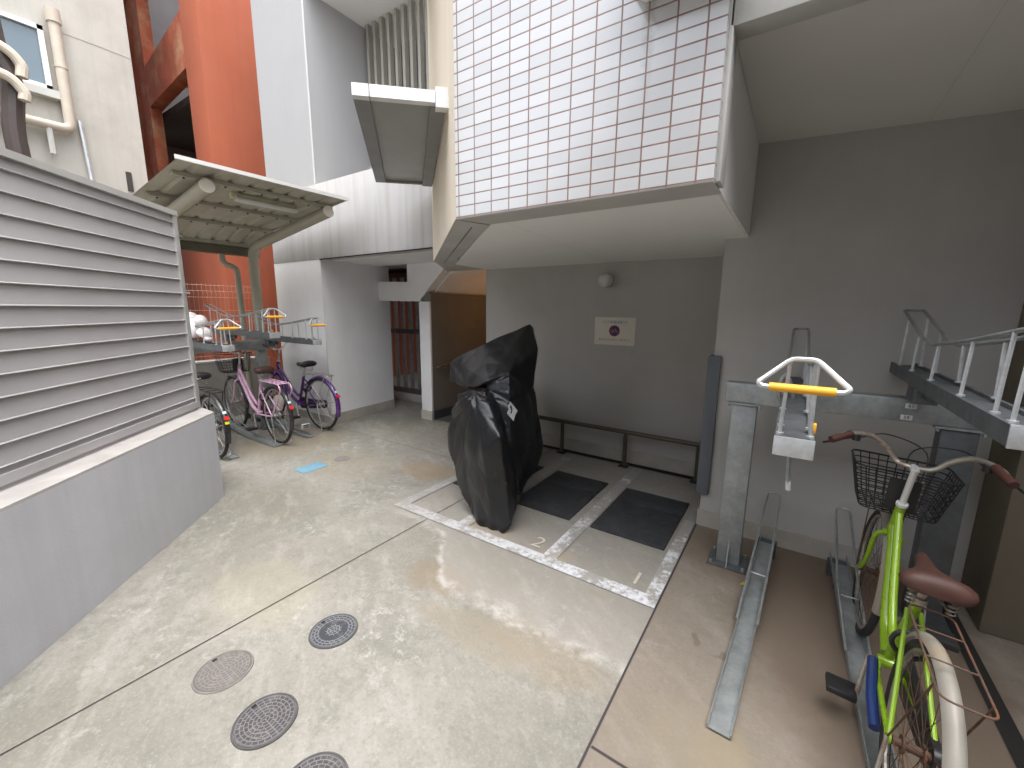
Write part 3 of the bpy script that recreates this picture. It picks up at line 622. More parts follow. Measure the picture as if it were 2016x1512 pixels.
# cream building
cb = root('cream_building', 'cream weathered building with a small window and drain pipes at the upper left', 'building', (-9, 0, 0))
XW = -8.0
linkmesh('wall', MB().box((XW-3, -6, 0), (XW, 2.36, 10)), 'cream', cb)
linkmesh('crack_line', MB().prism([(XW+.002, 2.36, 4.86), (XW+.002, 1.6, 4.86), (XW+.002, 1.6, 4.875), (XW+.002, 2.36, 4.875)], (.002, 0, 0)), 'skirt', cb)
wf = linkmesh('window', MB().box((XW, .55, 4.12), (XW+.06, 1.52, 4.17)).box((XW, 1.47, 4.12), (XW+.06, 1.52, 4.83)).box((XW, .55, 4.78), (XW+.06, 1.52, 4.83)), 'alum', cb)
linkmesh('pane', MB().box((XW+.005, .55, 4.17), (XW+.02, 1.47, 4.78)), 'glass', wf)
linkmesh('sill', MB().box((XW, .5, 4.03), (XW+.10, 1.57, 4.12)), 'strip', wf)
linkmesh('drain_pipe', MB().tube(fillet([(XW+.09, 1.62, 5.0), (XW+.09, 1.62, 3.7), (XW+.09, -.5, 3.68)], .08), .055, 12).rod((XW+.09, 1.62, 4.9), (XW+.09, 1.62, 5.05), .07, 12).rod((XW+.09, 1.62, 4.40), (XW+.09, 1.62, 4.43), .062, 12), 'creampipe', cb)
linkmesh('conduit', MB().rod((XW+.05, 1.76, 2.9), (XW+.05, 1.72, 3.85), .025), 'galvbright', cb)
linkmesh('bracket', MB().rod((XW+.1, 1.42, 3.68), (XW+.1, 1.42, 3.36), .03, 6), 'strip', cb)
linkmesh('mark', MB().box((XW, 2.12, 3.1), (XW+.02, 2.18, 3.35)), 'dark', cb)
dp = MB().tube(spline([(XW+.6, 1.0, 5.6), (XW+.6, 1.02, 4.3), (XW+.6, 1.1, 3.9), (XW+.6, 1.05, 3.3), (XW+.6, 1.12, 2.2)]), .09, 10)
pr = root('service_pipe', 'thick dark service pipe with pale insulated bends at the left edge', 'pipe', (XW+.6, 1.0, 2.2))
linkmesh('pipe', dp, 'brownpipe', pr)
linkmesh('insulated_bend', MB().tube(spline([(XW+.7, .5, 4.20), (XW+.7, 1.0, 4.22), (XW+.7, 1.17, 4.10), (XW+.7, 1.17, 3.95)]), .05, 10).tube(spline([(XW+.75, .5, 3.90), (XW+.75, 1.0, 3.92), (XW+.75, 1.15, 3.80), (XW+.75, 1.15, 3.7)]), .05, 10), 'creampipe', pr)
linkmesh('grey_pipe', MB().rod((XW+.65, .93, 4.0), (XW+.65, .9, 6), .05), 'galvdark', pr)
# rear low wall + mesh fence
rw = root('rear_wall', 'low grey concrete wall behind the parked bicycles', 'wall', (-6.4, 1.5, 0))
linkmesh('wall', MB().box((-6.5, -1, 0), (-6.33, 3.015, .77)), paint('rear_wall', (.30, .285, .26), .85, var=.12, scale=4, streak=.2), rw)
linkmesh('coping', MB().box((-6.51, -1, .7705), (-6.32, 3.015, .79)), 'baset', rw)
mf = root('mesh_fence', 'pale welded wire mesh fence in front of the orange building', 'fence', (-6.4, 2.5, .79))
wr = MB(); XM = -6.42
for k in range(46):
    y = 3.0-k*.05; wr.add([], []); wr.tube([(XM, y, .80), (XM, y, 1.62), (XM+.025, y, 1.66), (XM, y, 1.70), (XM, y, 1.80)], .0014, 4)
for z in (.85, 1.0, 1.15, 1.3, 1.45, 1.62, 1.70, 1.775): wr.tube([(XM+.003, 3.0, z), (XM+.003, .75, z)], .0022, 4)
linkmesh('wire_mesh', wr, paint('pale_wire', (.50, .34, .26), .5, metal=.2), mf)
linkmesh('post', MB().rod((XM-.02, 2.99, .79), (XM-.02, 2.99, 1.78), .022, 12), 'galvbright', mf)
linkmesh('post', MB().rod((XM-.02, 1.2, .79), (XM-.02, 1.2, 1.78), .022, 12), 'galvbright', mf)

# ================================================================== cycle shelter
sh = root('cycle_shelter', 'khaki steel shelter with a curved sheet roof over the parked bicycles', 'shelter', (-5.8, 2.0, 0))
YP = 2.68; r_ = .056
def beam(y): return fillet([(-5.80, y, 0), (-5.80, y, 2.235), (-4.12, y, 2.475)], .17, 8)
pA = linkmesh('post', MB().tube(beam(YP), r_, 20), 'canopy', sh); pB = linkmesh('post', MB().tube(beam(1.60), r_, 20), 'canopy', sh)
linkmesh('end_cap', MB().rod((-4.121, YP, 2.475), (-4.108, YP, 2.477), .057, 20), 'endcap', pA)
linkmesh('end_cap', MB().rod((-4.121, 1.60, 2.475), (-4.108, 1.60, 2.477), .057, 20), 'endcap', pB)
# ribbed roof: profile along y, sheet from gutter to front edge
rf = MB(); ys = []; y = 1.36
zz0 = lambda x: 2.378+(x+5.95)*.104-.13*(max(0, -5.35-x)/.65)**2
while y < 2.93:
    ys += [(y, 0), (y+.10, 0), (y+.118, .028), (y+.142, .028)]; y += .16
ys = [q for q in ys if q[0] <= 2.80]+[(2.80, 0)]
xs = [-6.08, -6.0]+[-5.92+k*.12 for k in range(16)]+[-3.95]
vs, fs = [], []
for x in xs:
    dz = -.06 if x < -6.0 else 0
    for (yy_, h) in ys: vs.append((x, yy_, zz0(x)+.001+h*.7))
nv = len(vs); n1 = len(ys)
vs += [(a, b, c+.004) for a, b, c in vs]
for i in range(len(xs)-1):
    for k in range(n1-1):
        a = i*n1+k; fs.append([a, a+1, a+n1+1, a+n1]); fs.append([nv+a, nv+a+n1, nv+a+n1+1, nv+a+1])
linkmesh('roof', MB().add(vs, fs), 'roofsheet', sh)
linkmesh('front_trim', MB().box((-3.955, 1.345, zz0(-3.95)-.004), (-3.940, 2.805, zz0(-3.95)+.026)), 'alum', sh)
pur = MB()
for x in (-4.22, -4.85, -5.45): z = zz0(x); pur.prism([(x-.03, 1.40, z-.036), (x+.03, 1.40, z-.030), (x+.03, 1.40, z+.001), (x-.03, 1.40, z-.004)], (0, 1.38, 0))
linkmesh('purlins', pur, 'canopy', sh)
bl = MB()
for x in (-4.22, -4.85, -5.45):
    for k in range(9): bl.rod((x, 1.48+k*.15, zz0(x)-.042), (x, 1.48+k*.15, zz0(x)-.028), .009, 6)
linkmesh('bolts', bl, 'dark', sh)
gu = MB().prism([(-6.10, 1.35, 2.25), (-6.10, 1.35, 2.15), (-5.97, 1.35, 2.15), (-5.97, 1.35, 2.25), (-5.975, 1.35, 2.25), (-5.975, 1.35, 2.16), (-6.095, 1.35, 2.16), (-6.095, 1.35, 2.25)], (0, 1.5, 0))
linkmesh('gutter', gu, 'darkgutter', sh)
linkmesh('gutter_rail', MB().box((-5.94, 1.36, 2.25), (-5.90, 2.80, 2.29)), 'canopy', sh)
linkmesh('downpipe', MB().tube(fillet([(-6.03, 2.42, 2.16), (-6.03, 2.42, 2.04), (-5.99, 2.56, 1.98), (-5.99, 2.575, 0)], .05), .033, 12), 'canopy', sh)
fl = root('fluorescent_lamp', 'unlit long fluorescent lamp fixed under the shelter roof', 'lamp', (-4.4, 2.2, 2.5))
linkmesh('lamp_body', MB().box((-4.46, 1.90, zz0(-4.4)-.05), (-4.40, 2.52, zz0(-4.4)-.0), .008), 'lampbody', fl)
linkmesh('tube', MB().tube([(-4.39, 1.92, zz0(-4.4)-.05), (-4.39, 1.95, zz0(-4.4)-.06), (-4.39, 2.48, zz0(-4.4)-.06), (-4.39, 2.50, zz0(-4.4)-.05)], .026, 12), 'tube', fl)

# ================================================================== racks
def upper_tray(label, loc, rz, z0, grip='yellow', full=True):
    """local: front at x=0 pointing +x toward the user, tray runs to x=-1.6; z0 = height of tray floor top"""
    t = root('upper_rack_tray', label, 'bicycle rack tray', loc, 'sliding upper trays of the two-tier racks', rz)
    ROOT[t.name_full] = V(0, 0, 0)
    W2 = .05
    ch = MB()
    ch.prism([(0, -W2, z0-.055), (0, W2, z0-.055), (0, W2, z0), (0, W2-.012, z0), (0, W2-.012, z0-.012), (0, -W2+.012, z0-.012), (0, -W2+.012, z0), (0, -W2, z0)], (-1.52, 0, 0))
    ch.box((-.002, -W2, z0-.056), (.004, W2, z0+.001), .001)
    linkmesh('tray', ch, 'galvdark', t); linkmesh('end_plate', MB().box((.004, -W2-.001, z0-.057), (.009, W2+.001, z0+.002), .001), 'galvbright', t)
    yw = W2-.012
    def side(q): return [(0, q*yw*.8, z0+.235), (-.45, q*yw*.9, z0+.175), (-.85, q*yw, z0+.135), (-1.05, q*yw, z0+.16), (-1.48, q*yw*.95, z0+.27)]
    loop = fillet(side(-1)+[(-1.51, -yw*.7, z0+.272), (-1.51, yw*.7, z0+.272)]+side(1)[::-1], .035)
    linkmesh('side_rail', MB().tube(loop, .0068, 8), 'galv', t)
    for q in (-1, 1):
        y = q*yw
        for x, h in ((-.03, .23), (-.14, .215), (-.42, .18), (-.78, .14), (-1.10, .175), (-1.36, .235)):
            linkmesh('upright', MB().rod((x, y, z0), (x, y*.88, z0+h), .0055, 6).disc((x, y, z0), .011, .006, 8), 'galvbright', t)
    linkmesh('slide_bracket', MB().box((-1.12, -.04, z0-.13), (-.98, .04, z0-.056), .004).box((-1.25, -.012, z0-.10), (-.85, .012, z0-.056)), 'galvdark', t)
    if not full: return t
    h = linkmesh('handle', MB().tube(fillet([(0, -.030, z0+.235), (0.0, .030, z0+.235), (.045, .108, z0+.165), (.045, .095, z0+.155), (.045, -.095, z0+.155), (.045, -.108, z0+.165)], .016, 4, True), .0075, 8, closed=True), 'galvbright', t)
    linkmesh('grip', MB().rod((.045, -.078, z0+.155), (.045, .078, z0+.155), .0125, 14), grip, h)
    linkmesh('clip', MB().box((-.16, .045, z0-.012), (-.135, .057, z0+.02), .003), 'yellow', t)
    return t
def floor_track(label, loc, rz, Lg=1.55, hoop=True):
    """local: front end at x=0, rises to the rear at x=-Lg"""
    t = root('floor_wheel_track', label, 'bicycle rack track', loc, 'floor wheel tracks of the two-tier racks', rz)
    ROOT[t.name_full] = V(0, 0, 0)
    def zc(x): return .012+max(0, (-x-.55))*.10
    xs_ = [0, -.25, -.55, -.95, -Lg]
    ms = MB()
    prof = [(-.036, .028), (-.040, .028), (-.040, -.004), (.040, -.004), (.040, .028), (.036, .028), (.036, 0), (-.036, 0)]
    vs, fs = [], []
    for x in xs_:
        hh = 1.0 if x < -.2 else .45
        for (y, z) in prof: vs.append((x, y, zc(x)+z*(hh if z > 0 else 1)))
    n = len(prof)
    for i in range(len(xs_)-1):
        for k in range(n): fs.append([i*n+k, i*n+(k+1) % n, (i+1)*n+(k+1) % n, (i+1)*n+k])
    fs += [list(range(n)), [(len(xs_)-1)*n+k for k in range(n)][::-1]]
    linkmesh('channel', ms.add(vs, fs), 'galv', t)
    if hoop:
        pts = [(-.62, -.042, zc(-.62)+.03), (-1.05, -.042, .15), (-Lg-.02, -.034, .33), (-Lg-.08, -.03, .37), (-Lg-.08, .03, .37), (-Lg-.02, .034, .33), (-1.05, .042, .15), (-.62, .042, zc(-.62)+.03)]
        linkmesh('wheel_hoop', MB().tube(fillet(pts, .03), .0062, 8), 'galv', t)
    linkmesh('foot', MB().box((-1.25, -.03, 0), (-1.2, .03, zc(-1.2))).box((-Lg+.02, -.05, 0), (-Lg+.06, .05, zc(-Lg))), 'galvdark', t)
    linkmesh('crossbar', MB().rod((-.98, -.04, zc(-.98)+.045), (-.98, .04, zc(-.98)+.045), .004, 6), 'galvbright', t)
    return t
R9 = math.radians(-90)
# right rack
rr_ = root('two_tier_rack', 'galvanised two-tier cycle rack frame against the dark wall on the right', 'bicycle rack', (.2, 2.6, 0), 'two-tier rack frames')
linkmesh('beam', MB().box((-.287, 2.60, .994), (.90, 2.69, 1.105), .006), 'galv', rr_)
def rack_post(x, y, parent, w=.062, mat='galv'):
    p = linkmesh('post', MB().box((x-w, y-.045, .011), (x+w, y+.045, .982), .005), mat, parent)
    linkmesh('base_plate', MB().box((x-.105, y-.10, 0), (x+.105, y+.10, .010), .002), 'galvdark', p)
    linkmesh('top_plate', MB().box((x-.085, y-.055, .983), (x+.085, y+.055, .993), .001), 'galv', p)
    g_ = MB().prism([(x-.003, y-.047, .0105), (x-.003, y-.10, .0105), (x-.003, y-.047, .16)], (.006, 0, 0)); linkmesh('gusset', g_, 'galv', p)
    for dx in (-.085, .085):
        for dy in (-.08, .08): linkmesh('bolt', MB().rod((x+dx, y+dy, .01), (x+dx, y+dy, .025), .009, 6), 'galv', p)
    for dx in (-.075, .075): linkmesh('bolt', MB().rod((x+dx, y-.048, .97), (x+dx, y-.048, .983), .008, 6), 'galv', p)
    return p
rack_post(-.185, 2.645, rr_); rack_post(.665, 2.645, rr_, mat='galvdark')  # right post takes the darker steel: its shade is put into the colour
for tx, z in (('61', 1.072), ('59', 1.016)):
    x = .485+(.005 if tx == '61' else -.005)
    pn = linkmesh('number_plate', MB().box((x-.021, 2.5975, z-.012), (x+.021, 2.5995, z+.012), .0008), 'white', rr_, 'white number plate reading '+tx)
    linkmesh('number', textmb(tx, .022, (x, 2.5970, z), (1, 0, 0), (0, 0, 1), .0003), 'ink', pn)
upper_tray('empty upper tray of the right rack pointing at the camera, nearest yellow handle', (.035, 1.45, 0), R9, 1.13)
upper_tray('empty upper tray above the lime green bicycle, cut by the right edge', (.50, 1.455, 0), R9, 1.24, full=False)
arm = MB().tube(spline([(-.005, 2.25, 1.06), (-.03, 2.2, 1.16), (-.005, 2.2, 1.22), (.03, 2.22, 1.1), (.045, 2.28, .80), (.055, 2.3, .68)]), .009, 8)
ar = root('hanging_support_rod', 'bent grey rod with a white tip hanging under the empty upper tray', 'rod', (.05, 2.28, .66))
linkmesh('rod', arm, 'galv', ar); linkmesh('tip', MB().rod((.054, 2.299, .70), (.058, 2.302, .655), .011, 8), 'white', ar)
floor_track('empty galvanised floor track beside the rack post on the right', (-.07, 1.45, 0), math.radians(-93), 1.44)
floor_track('floor track under the lime green bicycle', (.40, 1.50, 0), math.radians(-88), 1.38)
# left rack
rl = root('two_tier_rack', 'galvanised two-tier cycle rack frame under the shelter on the left', 'bicycle rack', (-5.4, 2.0, 0), 'two-tier rack frames')
linkmesh('beam', MB().box((-5.45, .9, .994), (-5.36, 2.66, 1.105), .006), 'galv', rl)
rack_post(-5.405, 2.47, rl, .045); rack_post(-5.405, 1.1, rl, .045)
upper_tray('left shelter tray nearest the louvre fence, white bundle on it', (-4.30, 1.695, 0), 0, 1.15)
upper_tray('middle upper tray of the shelter rack above the pink bicycle', (-4.30, 2.118, 0), 0, 1.25)
upper_tray('upper tray of the shelter rack beside the grey wall, above the purple bicycle', (-4.30, 2.56, 0), 0, 1.155)
floor_track('floor track under the black bicycle behind the concrete wall', (-4.50, 1.72, 0), 0)
floor_track('floor track under the pink bicycle', (-4.53, 2.15, 0), 0)
floor_track('floor track between the pink and the purple bicycle, empty front end', (-4.54, 2.54, 0), 0)
tg = MB().box((-4.72, 2.53, .075), (-4.70, 2.63, .135), .006, Matrix.Rotation(.3, 3, 'Y'))
tgo = root('paper_tag', 'small white number tag on the floor track beside the purple bicycle', 'tag', (-4.71, 2.58, .075))
linkmesh('card', tg, 'white', tgo); linkmesh('print', MB().box((-4.703, 2.545, .112), (-4.692, 2.615, .124)).box((-4.700, 2.55, .09), (-4.692, 2.61, .098)), 'ink', tgo)
bn = MB()
for c_, r, s in (((-5.0, 1.68, 1.30), .11, (1.2, .7, 1.2)), ((-4.86, 1.70, 1.40), .07, (1.2, .8, 1.1)), ((-4.75, 1.70, 1.25), .075, (1.1, .8, .8)), ((-5.12, 1.68, 1.42), .09, (1, .8, 1.1)), ((-4.68, 1.70, 1.19), .04, (1.4, 1, .8))): bn.sphere(c_, r, s)
for v in bn.v:
    v.x = -4.95+(v.x+4.95)*.75; v.z = 1.165+(v.z-1.15)*.78
    d = noise.noise(v*9)*.02; v += Vector((noise.noise(v*9), noise.noise(v*9+V(5, 0, 0)), noise.noise(v*9+V(0, 7, 0))))*.022
single('white_bundle', bn, 'bagwhite', 'lumpy white wrapped bundle lying on the upper tray next to the louvre fence', 'bundle')

# ================================================================== motorcycle bay
rg = root('stop_rail', 'low brown steel rail along the alcove wall behind the motorcycle bays', 'rail', (-1.7, 3.82, 0))
linkmesh('rail', MB().rod((-2.95, 3.80, .345), (-.47, 3.80, .345), .022, 12), paint('brown_steel', (.12, .105, .075), .45, metal=.3), rg)
for x in (-2.6, -1.915, -1.235, -.58):
    p = linkmesh('post', MB().rod((x, 3.80, .012), (x, 3.80, .33), .02, 10), paint('brown_steel_post', (.10, .09, .06), .5, metal=.3), rg)
    linkmesh('base_plate', MB().box((x-.045, 3.755, 0), (x+.045, 3.845, .013), .002), 'rubber', p)
for k, (x0, x1, lb) in enumerate(((-1.70, -1.20, 'black rubber mat in the middle bay beside the covered scooter'), (-1.037, -.535, 'black rubber mat in the right bay beside the wall corner'), (-2.32, -1.86, 'black rubber mat mostly hidden under the covered scooter'))):
    mr = root('rubber_mat', lb, 'mat', ((x0+x1)/2, 2.9, 0), 'rubber mats in the motorcycle bays')
    y0, y1, ym = (2.53, 3.30, 3.05)
    linkmesh('front_panel', MB().box((x0, y0, .0), (x1, ym-.0015, .013), .002), 'rubber', mr); linkmesh('rear_panel', MB().box((x0, ym+.0015, .0), (x1, y1, .013), .002), 'rubber', mr)

# ------------------------------------------------------------------ covered scooter
def unproj(px, py, y):
    d = fw+rt*((px-1008)/F)-up*((py-756)/F); return Vector((0, 0, CAM_H))+d*(y/d.y)
def hull(points):
    bm = bmesh.new()
    for p in points: bm.verts.new(p)
    r = bmesh.ops.convex_hull(bm, input=bm.verts)
    for v in [v for v in bm.verts if not v.link_faces]: bm.verts.remove(v)
    bm.verts.index_update(); out = ([v.co.copy() for v in bm.verts], [[v.index for v in f.verts] for f in bm.faces]); bm.free(); return out
def cover():
    mb = MB(); U = unproj
    lobe = [U(*q) for q in ((1017, 1003, 2.2), (1007, 1035, 2.14), (990, 1047, 2.12), (970, 1047, 2.11), (947, 1033, 2.12), (928, 1013, 2.15), (899, 946, 2.2), (884, 886, 2.26), (882, 848, 2.3),
            (889, 806, 2.28), (905, 778, 2.26), (930, 768, 2.22), (955, 770, 2.22), (950, 890, 2.05), (965, 1000, 2.08), (935, 800, 2.13), (985, 860, 2.10), (1000, 900, 2.16), (1016, 975, 2.24))]
    lobe += [V(-1.74, 2.6, .08), V(-1.85, 2.6, .08), V(-2.0, 2.65, .3), V(-2.05, 2.7, .75), V(-1.75, 2.6, .8), V(-1.74, 2.55, .4)]
    mb.add(*hull(lobe))
    rt_ = [U(*q) for q in ((1051, 765, 2.66), (1051, 800, 2.68), (1063, 855, 2.72), (1071, 880, 2.72), (1069, 897, 2.72), (1060, 917, 2.68), (1042, 945, 2.58), (1020, 978, 2.46))]
    body = rt_+[p+V(-.68, .95, 0) for p in rt_]+[U(960, 760, 2.3), U(1003, 740, 2.35), V(-2.05, 2.6, .85), V(-2.1, 2.6, .25), V(-2.5, 3.5, .2), V(-2.5, 3.5, .9), V(-1.80, 2.4, .2), U(1005, 860, 2.25)]
    mb.add(*hull(body))
    top = [U(*q) for q in ((884, 750, 2.44), (886, 712, 2.44), (889, 708, 2.45), (928, 690, 2.5), (950, 679, 2.53), (993, 668, 2.62), (1026, 648, 2.72), (1043, 637, 2.76), (1048, 645, 2.75), (1060, 686, 2.7), (1053, 698, 2.66),
            (901, 748, 2.36), (915, 762, 2.28), (935, 764, 2.25), (960, 750, 2.27), (1003, 733, 2.40), (1050, 762, 2.62))]
    top += [V(-2.2, 2.75, .98), V(-2.0, 3.0, 1.05), V(-1.85, 3.05, 1.2), V(-1.78, 2.95, 1.36), V(-1.8, 3.0, .9)]
    mb.add(*hull(top))
    bm = bmesh.new(); me = bpy.data.meshes.new('c'); me.from_pydata([tuple(v) for v in mb.v], [], mb.f); me.update()
    o = bpy.data.objects.new('c', me); C.objects.link(o)
    md = o.modifiers.new('r', 'REMESH'); md.mode = 'VOXEL'; md.voxel_size = .010
    ms = o.modifiers.new('s', 'SMOOTH'); ms.iterations = 2; ms.factor = .6
    dg = bpy.context.evaluated_depsgraph_get(); dg.update(); me2 = bpy.data.meshes.new_from_object(o.evaluated_get(dg))
    bpy.data.objects.remove(o); bpy.data.meshes.remove(me)
    me2.update()
    G = unproj(936, 768, 2.24)                                   # where the cloth is gathered
    vs = []
    for v in me2.vertices:
        p = v.co.copy(); n = v.normal
        d = p-G; dl = d.length
        ang = math.atan2(d.x+.15*(d.y), -d.z)
        k = 0
        if p.z < G.z and p.y < 2.6:                            # folds fanning down from the gather
            f = max(0, 1-dl/.62)
            k += .040*f*(abs(math.sin(ang*5+noise.noise(p*3)*2.4))-.55)*min(1, dl/.07)
        # broad drape ridges and crumples
        q = V(p.x*3.0+p.y*1.0, p.y*2.2, p.z*1.6)
        k += .016*(abs(noise.noise(q*1.5))*2-.5)
        dd1, _p = noise.voronoi(V(p.x*4.6+p.z*.8, p.y*4.6, p.z*1.7)); k += .009*min(1, (dd1[1]-dd1[0])*2.2)-.004
        dd1, _p = noise.voronoi(V(p.x*11, p.y*11+p.z*2, p.z*7+3)); k += .0015*min(1, (dd1[1]-dd1[0])*2.5)
        if p.z > .88: k *= .45
        if p.z < .16: k += .006*math.sin(math.atan2(p.y-2.35, p.x+1.55)*17+noise.noise(p*6)*3)*(1-p.z/.16)     # gathered elastic hem
        # waist crease under the handlebar mass
        vs.append(p+n*k)
    out = MB().add(vs, [list(p.vertices) for p in me2.polygons]); bpy.data.meshes.remove(me2); return out
m_, t_, p_ = base('black_cover_cloth'); pos_ = t_.nodes.new('ShaderNodeNewGeometry').outputs['Position']
L(t_, mixc(t_, ramp(t_, nz(t_, pos_, 5, 6), .35, .7), (.005, .0057, .007), (.010, .0113, .014)), p_.inputs['Base Color'])
L(t_, mth(t_, 'MULTIPLY_ADD', nz(t_, pos_, 6, 5), .40, .14), p_.inputs['Roughness']); p_.inputs['Specular IOR Level'].default_value = .5
bump(t_, p_, nz(t_, pos_, 13, 6, .6, .4), .30, .012)
cv = root('covered_scooter', 'parked scooter wrapped in a black rain cover with a torn white label', 'motorcycle', (-1.6, 2.8, 0))
cov = linkmesh('cover', cover(), m_, cv, ang=180)
from mathutils.bvhtree import BVHTree
bvh = BVHTree.FromPolygons([v.co+cv.location for v in cov.data.vertices], [list(p.vertices) for p in cov.data.polygons])
lab = []
for px, py in ((1004, 790), (1012, 800), (1019, 809), (1014, 818), (1011, 829), (1004, 821), (998, 814), (1001, 806), (1000, 800)):
    d = (unproj(px, py, 3)-V(0, 0, CAM_H)).normalized(); h_ = bvh.ray_cast(V(0, 0, CAM_H), d); lab.append(h_[0]-d*.009)
linkmesh('label', MB().prism(lab, V(.002, -.002, .001)), paint('torn_label', (.62, .62, .62), .5, dirt=.5, dirtcol=(.15, .15, .15), dirtscale=60), cv, 'torn white label')
linkmesh('wheel', MB().tube([(-1.62, 2.34+.165*math.cos(a*math.pi/16), .205+.165*math.sin(a*math.pi/16)) for a in range(32)], .04, 10, closed=True), 'tyre', cv)

# ================================================================== covers in the floor
for k, (x, y, r, wn_, lb) in enumerate(((-1.646, .956, .10, 2, 'dark iron manhole cover with a smooth middle ring, furthest from the camera'), (-1.823, .566, .10, 1, 'pale worn iron manhole cover with a dusty surface, nearest the long joint'),
        (-1.461, .560, .10, 0, 'dark iron manhole cover with brick-like rings and a small oval plate'), (-1.108, .535, .10, 0, 'iron manhole cover cut by the bottom edge of the picture'))):
    c_ = MB().disc((x, y, .0), r, .005, 64)
    o = root('manhole_cover', lb, 'manhole cover', (x, y, 0), 'round manhole covers in the yard')
    linkmesh('lid', c_, mat_manhole('manhole_iron_%d' % k, wn_), o)
    linkmesh('rim', MB().lathe([(r+.0015, 0), (r+.0015, .0052), (r+.007, .0052), (r+.0085, 0)], 64, c=(x, y, 0)), 'rimdirt' if wn_ == 1 else 'rim', o)
    linkmesh('lift_slot', MB().box((x-r*.93, y-.009, .0049), (x-r*.80, y+.009, .0056)), 'black', o)
    if wn_ == 0:
        ovx, ovy = x+.048, y-.04
        ring_ = MB().tube([(ovx+.030*math.cos(a*math.pi/10)*.8-.012*math.sin(a*math.pi/10)*.6, ovy+.030*math.cos(a*math.pi/10)*.6+.012*math.sin(a*math.pi/10)*.8, .0055) for a in range(20)], .0015, 5, closed=True)
        linkmesh('oval_plate', ring_, 'disc', o)
single('floor_cover', MB().disc((-3.64, 2.342, 0), .074, .004, 48), 'disc', 'small round grey cover in the floor beside the blue one', 'cover')
single('hydrant_cover', MB().box((-3.745, 1.905, 0), (-3.58, 2.150, .005), .001), 'bluecover', 'sky blue rectangular meter cover in the floor', 'cover')
single('fallen_leaf', MB().add([(-.10, 2.43, .004), (-.065, 2.44, .009), (-.055, 2.465, .004), (-.085, 2.462, .010)], [[0, 1, 2, 3]]), 'leaf', 'yellow leaf on the floor beside the rack post', 'leaf')

# ================================================================== bicycles
def wheel(mb_parent, cx, R=.325, mats=('chrome', 'tyre', 'chrome')):
    c = V(cx, 0, R)
    circ = lambda r, y=0, n=48: [c+V(r*math.cos(2*math.pi*k/n), y, r*math.sin(2*math.pi*k/n)) for k in range(n)]
    w = linkmesh('wheel', MB().tube(circ(R-.034), .0105, 8, closed=True, flat=.9), mats[0], mb_parent)
    linkmesh('tyre', MB().tube(circ(R-.0165), .0170, 10, closed=True), mats[1], w)
    sp = MB()
    for k in range(28):
        a = 2*math.pi*k/28; b = a+(.35 if k % 4 < 2 else -.35); y = .022 if k % 2 else -.022
        sp.rod(c+V(.02*math.cos(b), y, .02*math.sin(b)), c+V((R-.042)*math.cos(a), 0, (R-.042)*math.sin(a)), .0011, 4)
    linkmesh('spokes', sp, mats[2], w)
    linkmesh('hub', MB().rod(c+V(0, -.05, 0), c+V(0, .05, 0), .014, 12).rod(c+V(0, -.028, 0), c+V(0, -.022, 0), .028, 16).rod(c+V(0, .022, 0), c+V(0, .028, 0), .028, 16), mats[2], w)
    return w
def fender(parent, cx, R, a0, a1, mat, w=.028, name='fender'):
    c = V(cx, 0, R); vs = []; fs = []; n = 26; prof = [(-1, -.010), (-.75, .004), (-.35, .011), (0, .013), (.35, .011), (.75, .004), (1, -.010)]
    prof = prof+[(a*.93, b-.003) for a, b in prof[::-1]]
    m_ = len(prof)
    for i in range(n):
        a = math.radians(a0+(a1-a0)*i/(n-1)); rr = R+.012
        for (y, h) in prof: vs.append(c+V((rr+h)*math.cos(a), y*w, (rr+h)*math.sin(a)))
    for i in range(n-1):
        for k in range(m_): fs.append([i*m_+k, i*m_+(k+1) % m_, (i+1)*m_+(k+1) % m_, (i+1)*m_+k])
    fs += [list(range(m_)), [(n-1)*m_+k for k in range(m_)][::-1]]
    return linkmesh(name, MB().add(vs, fs), mat, parent)
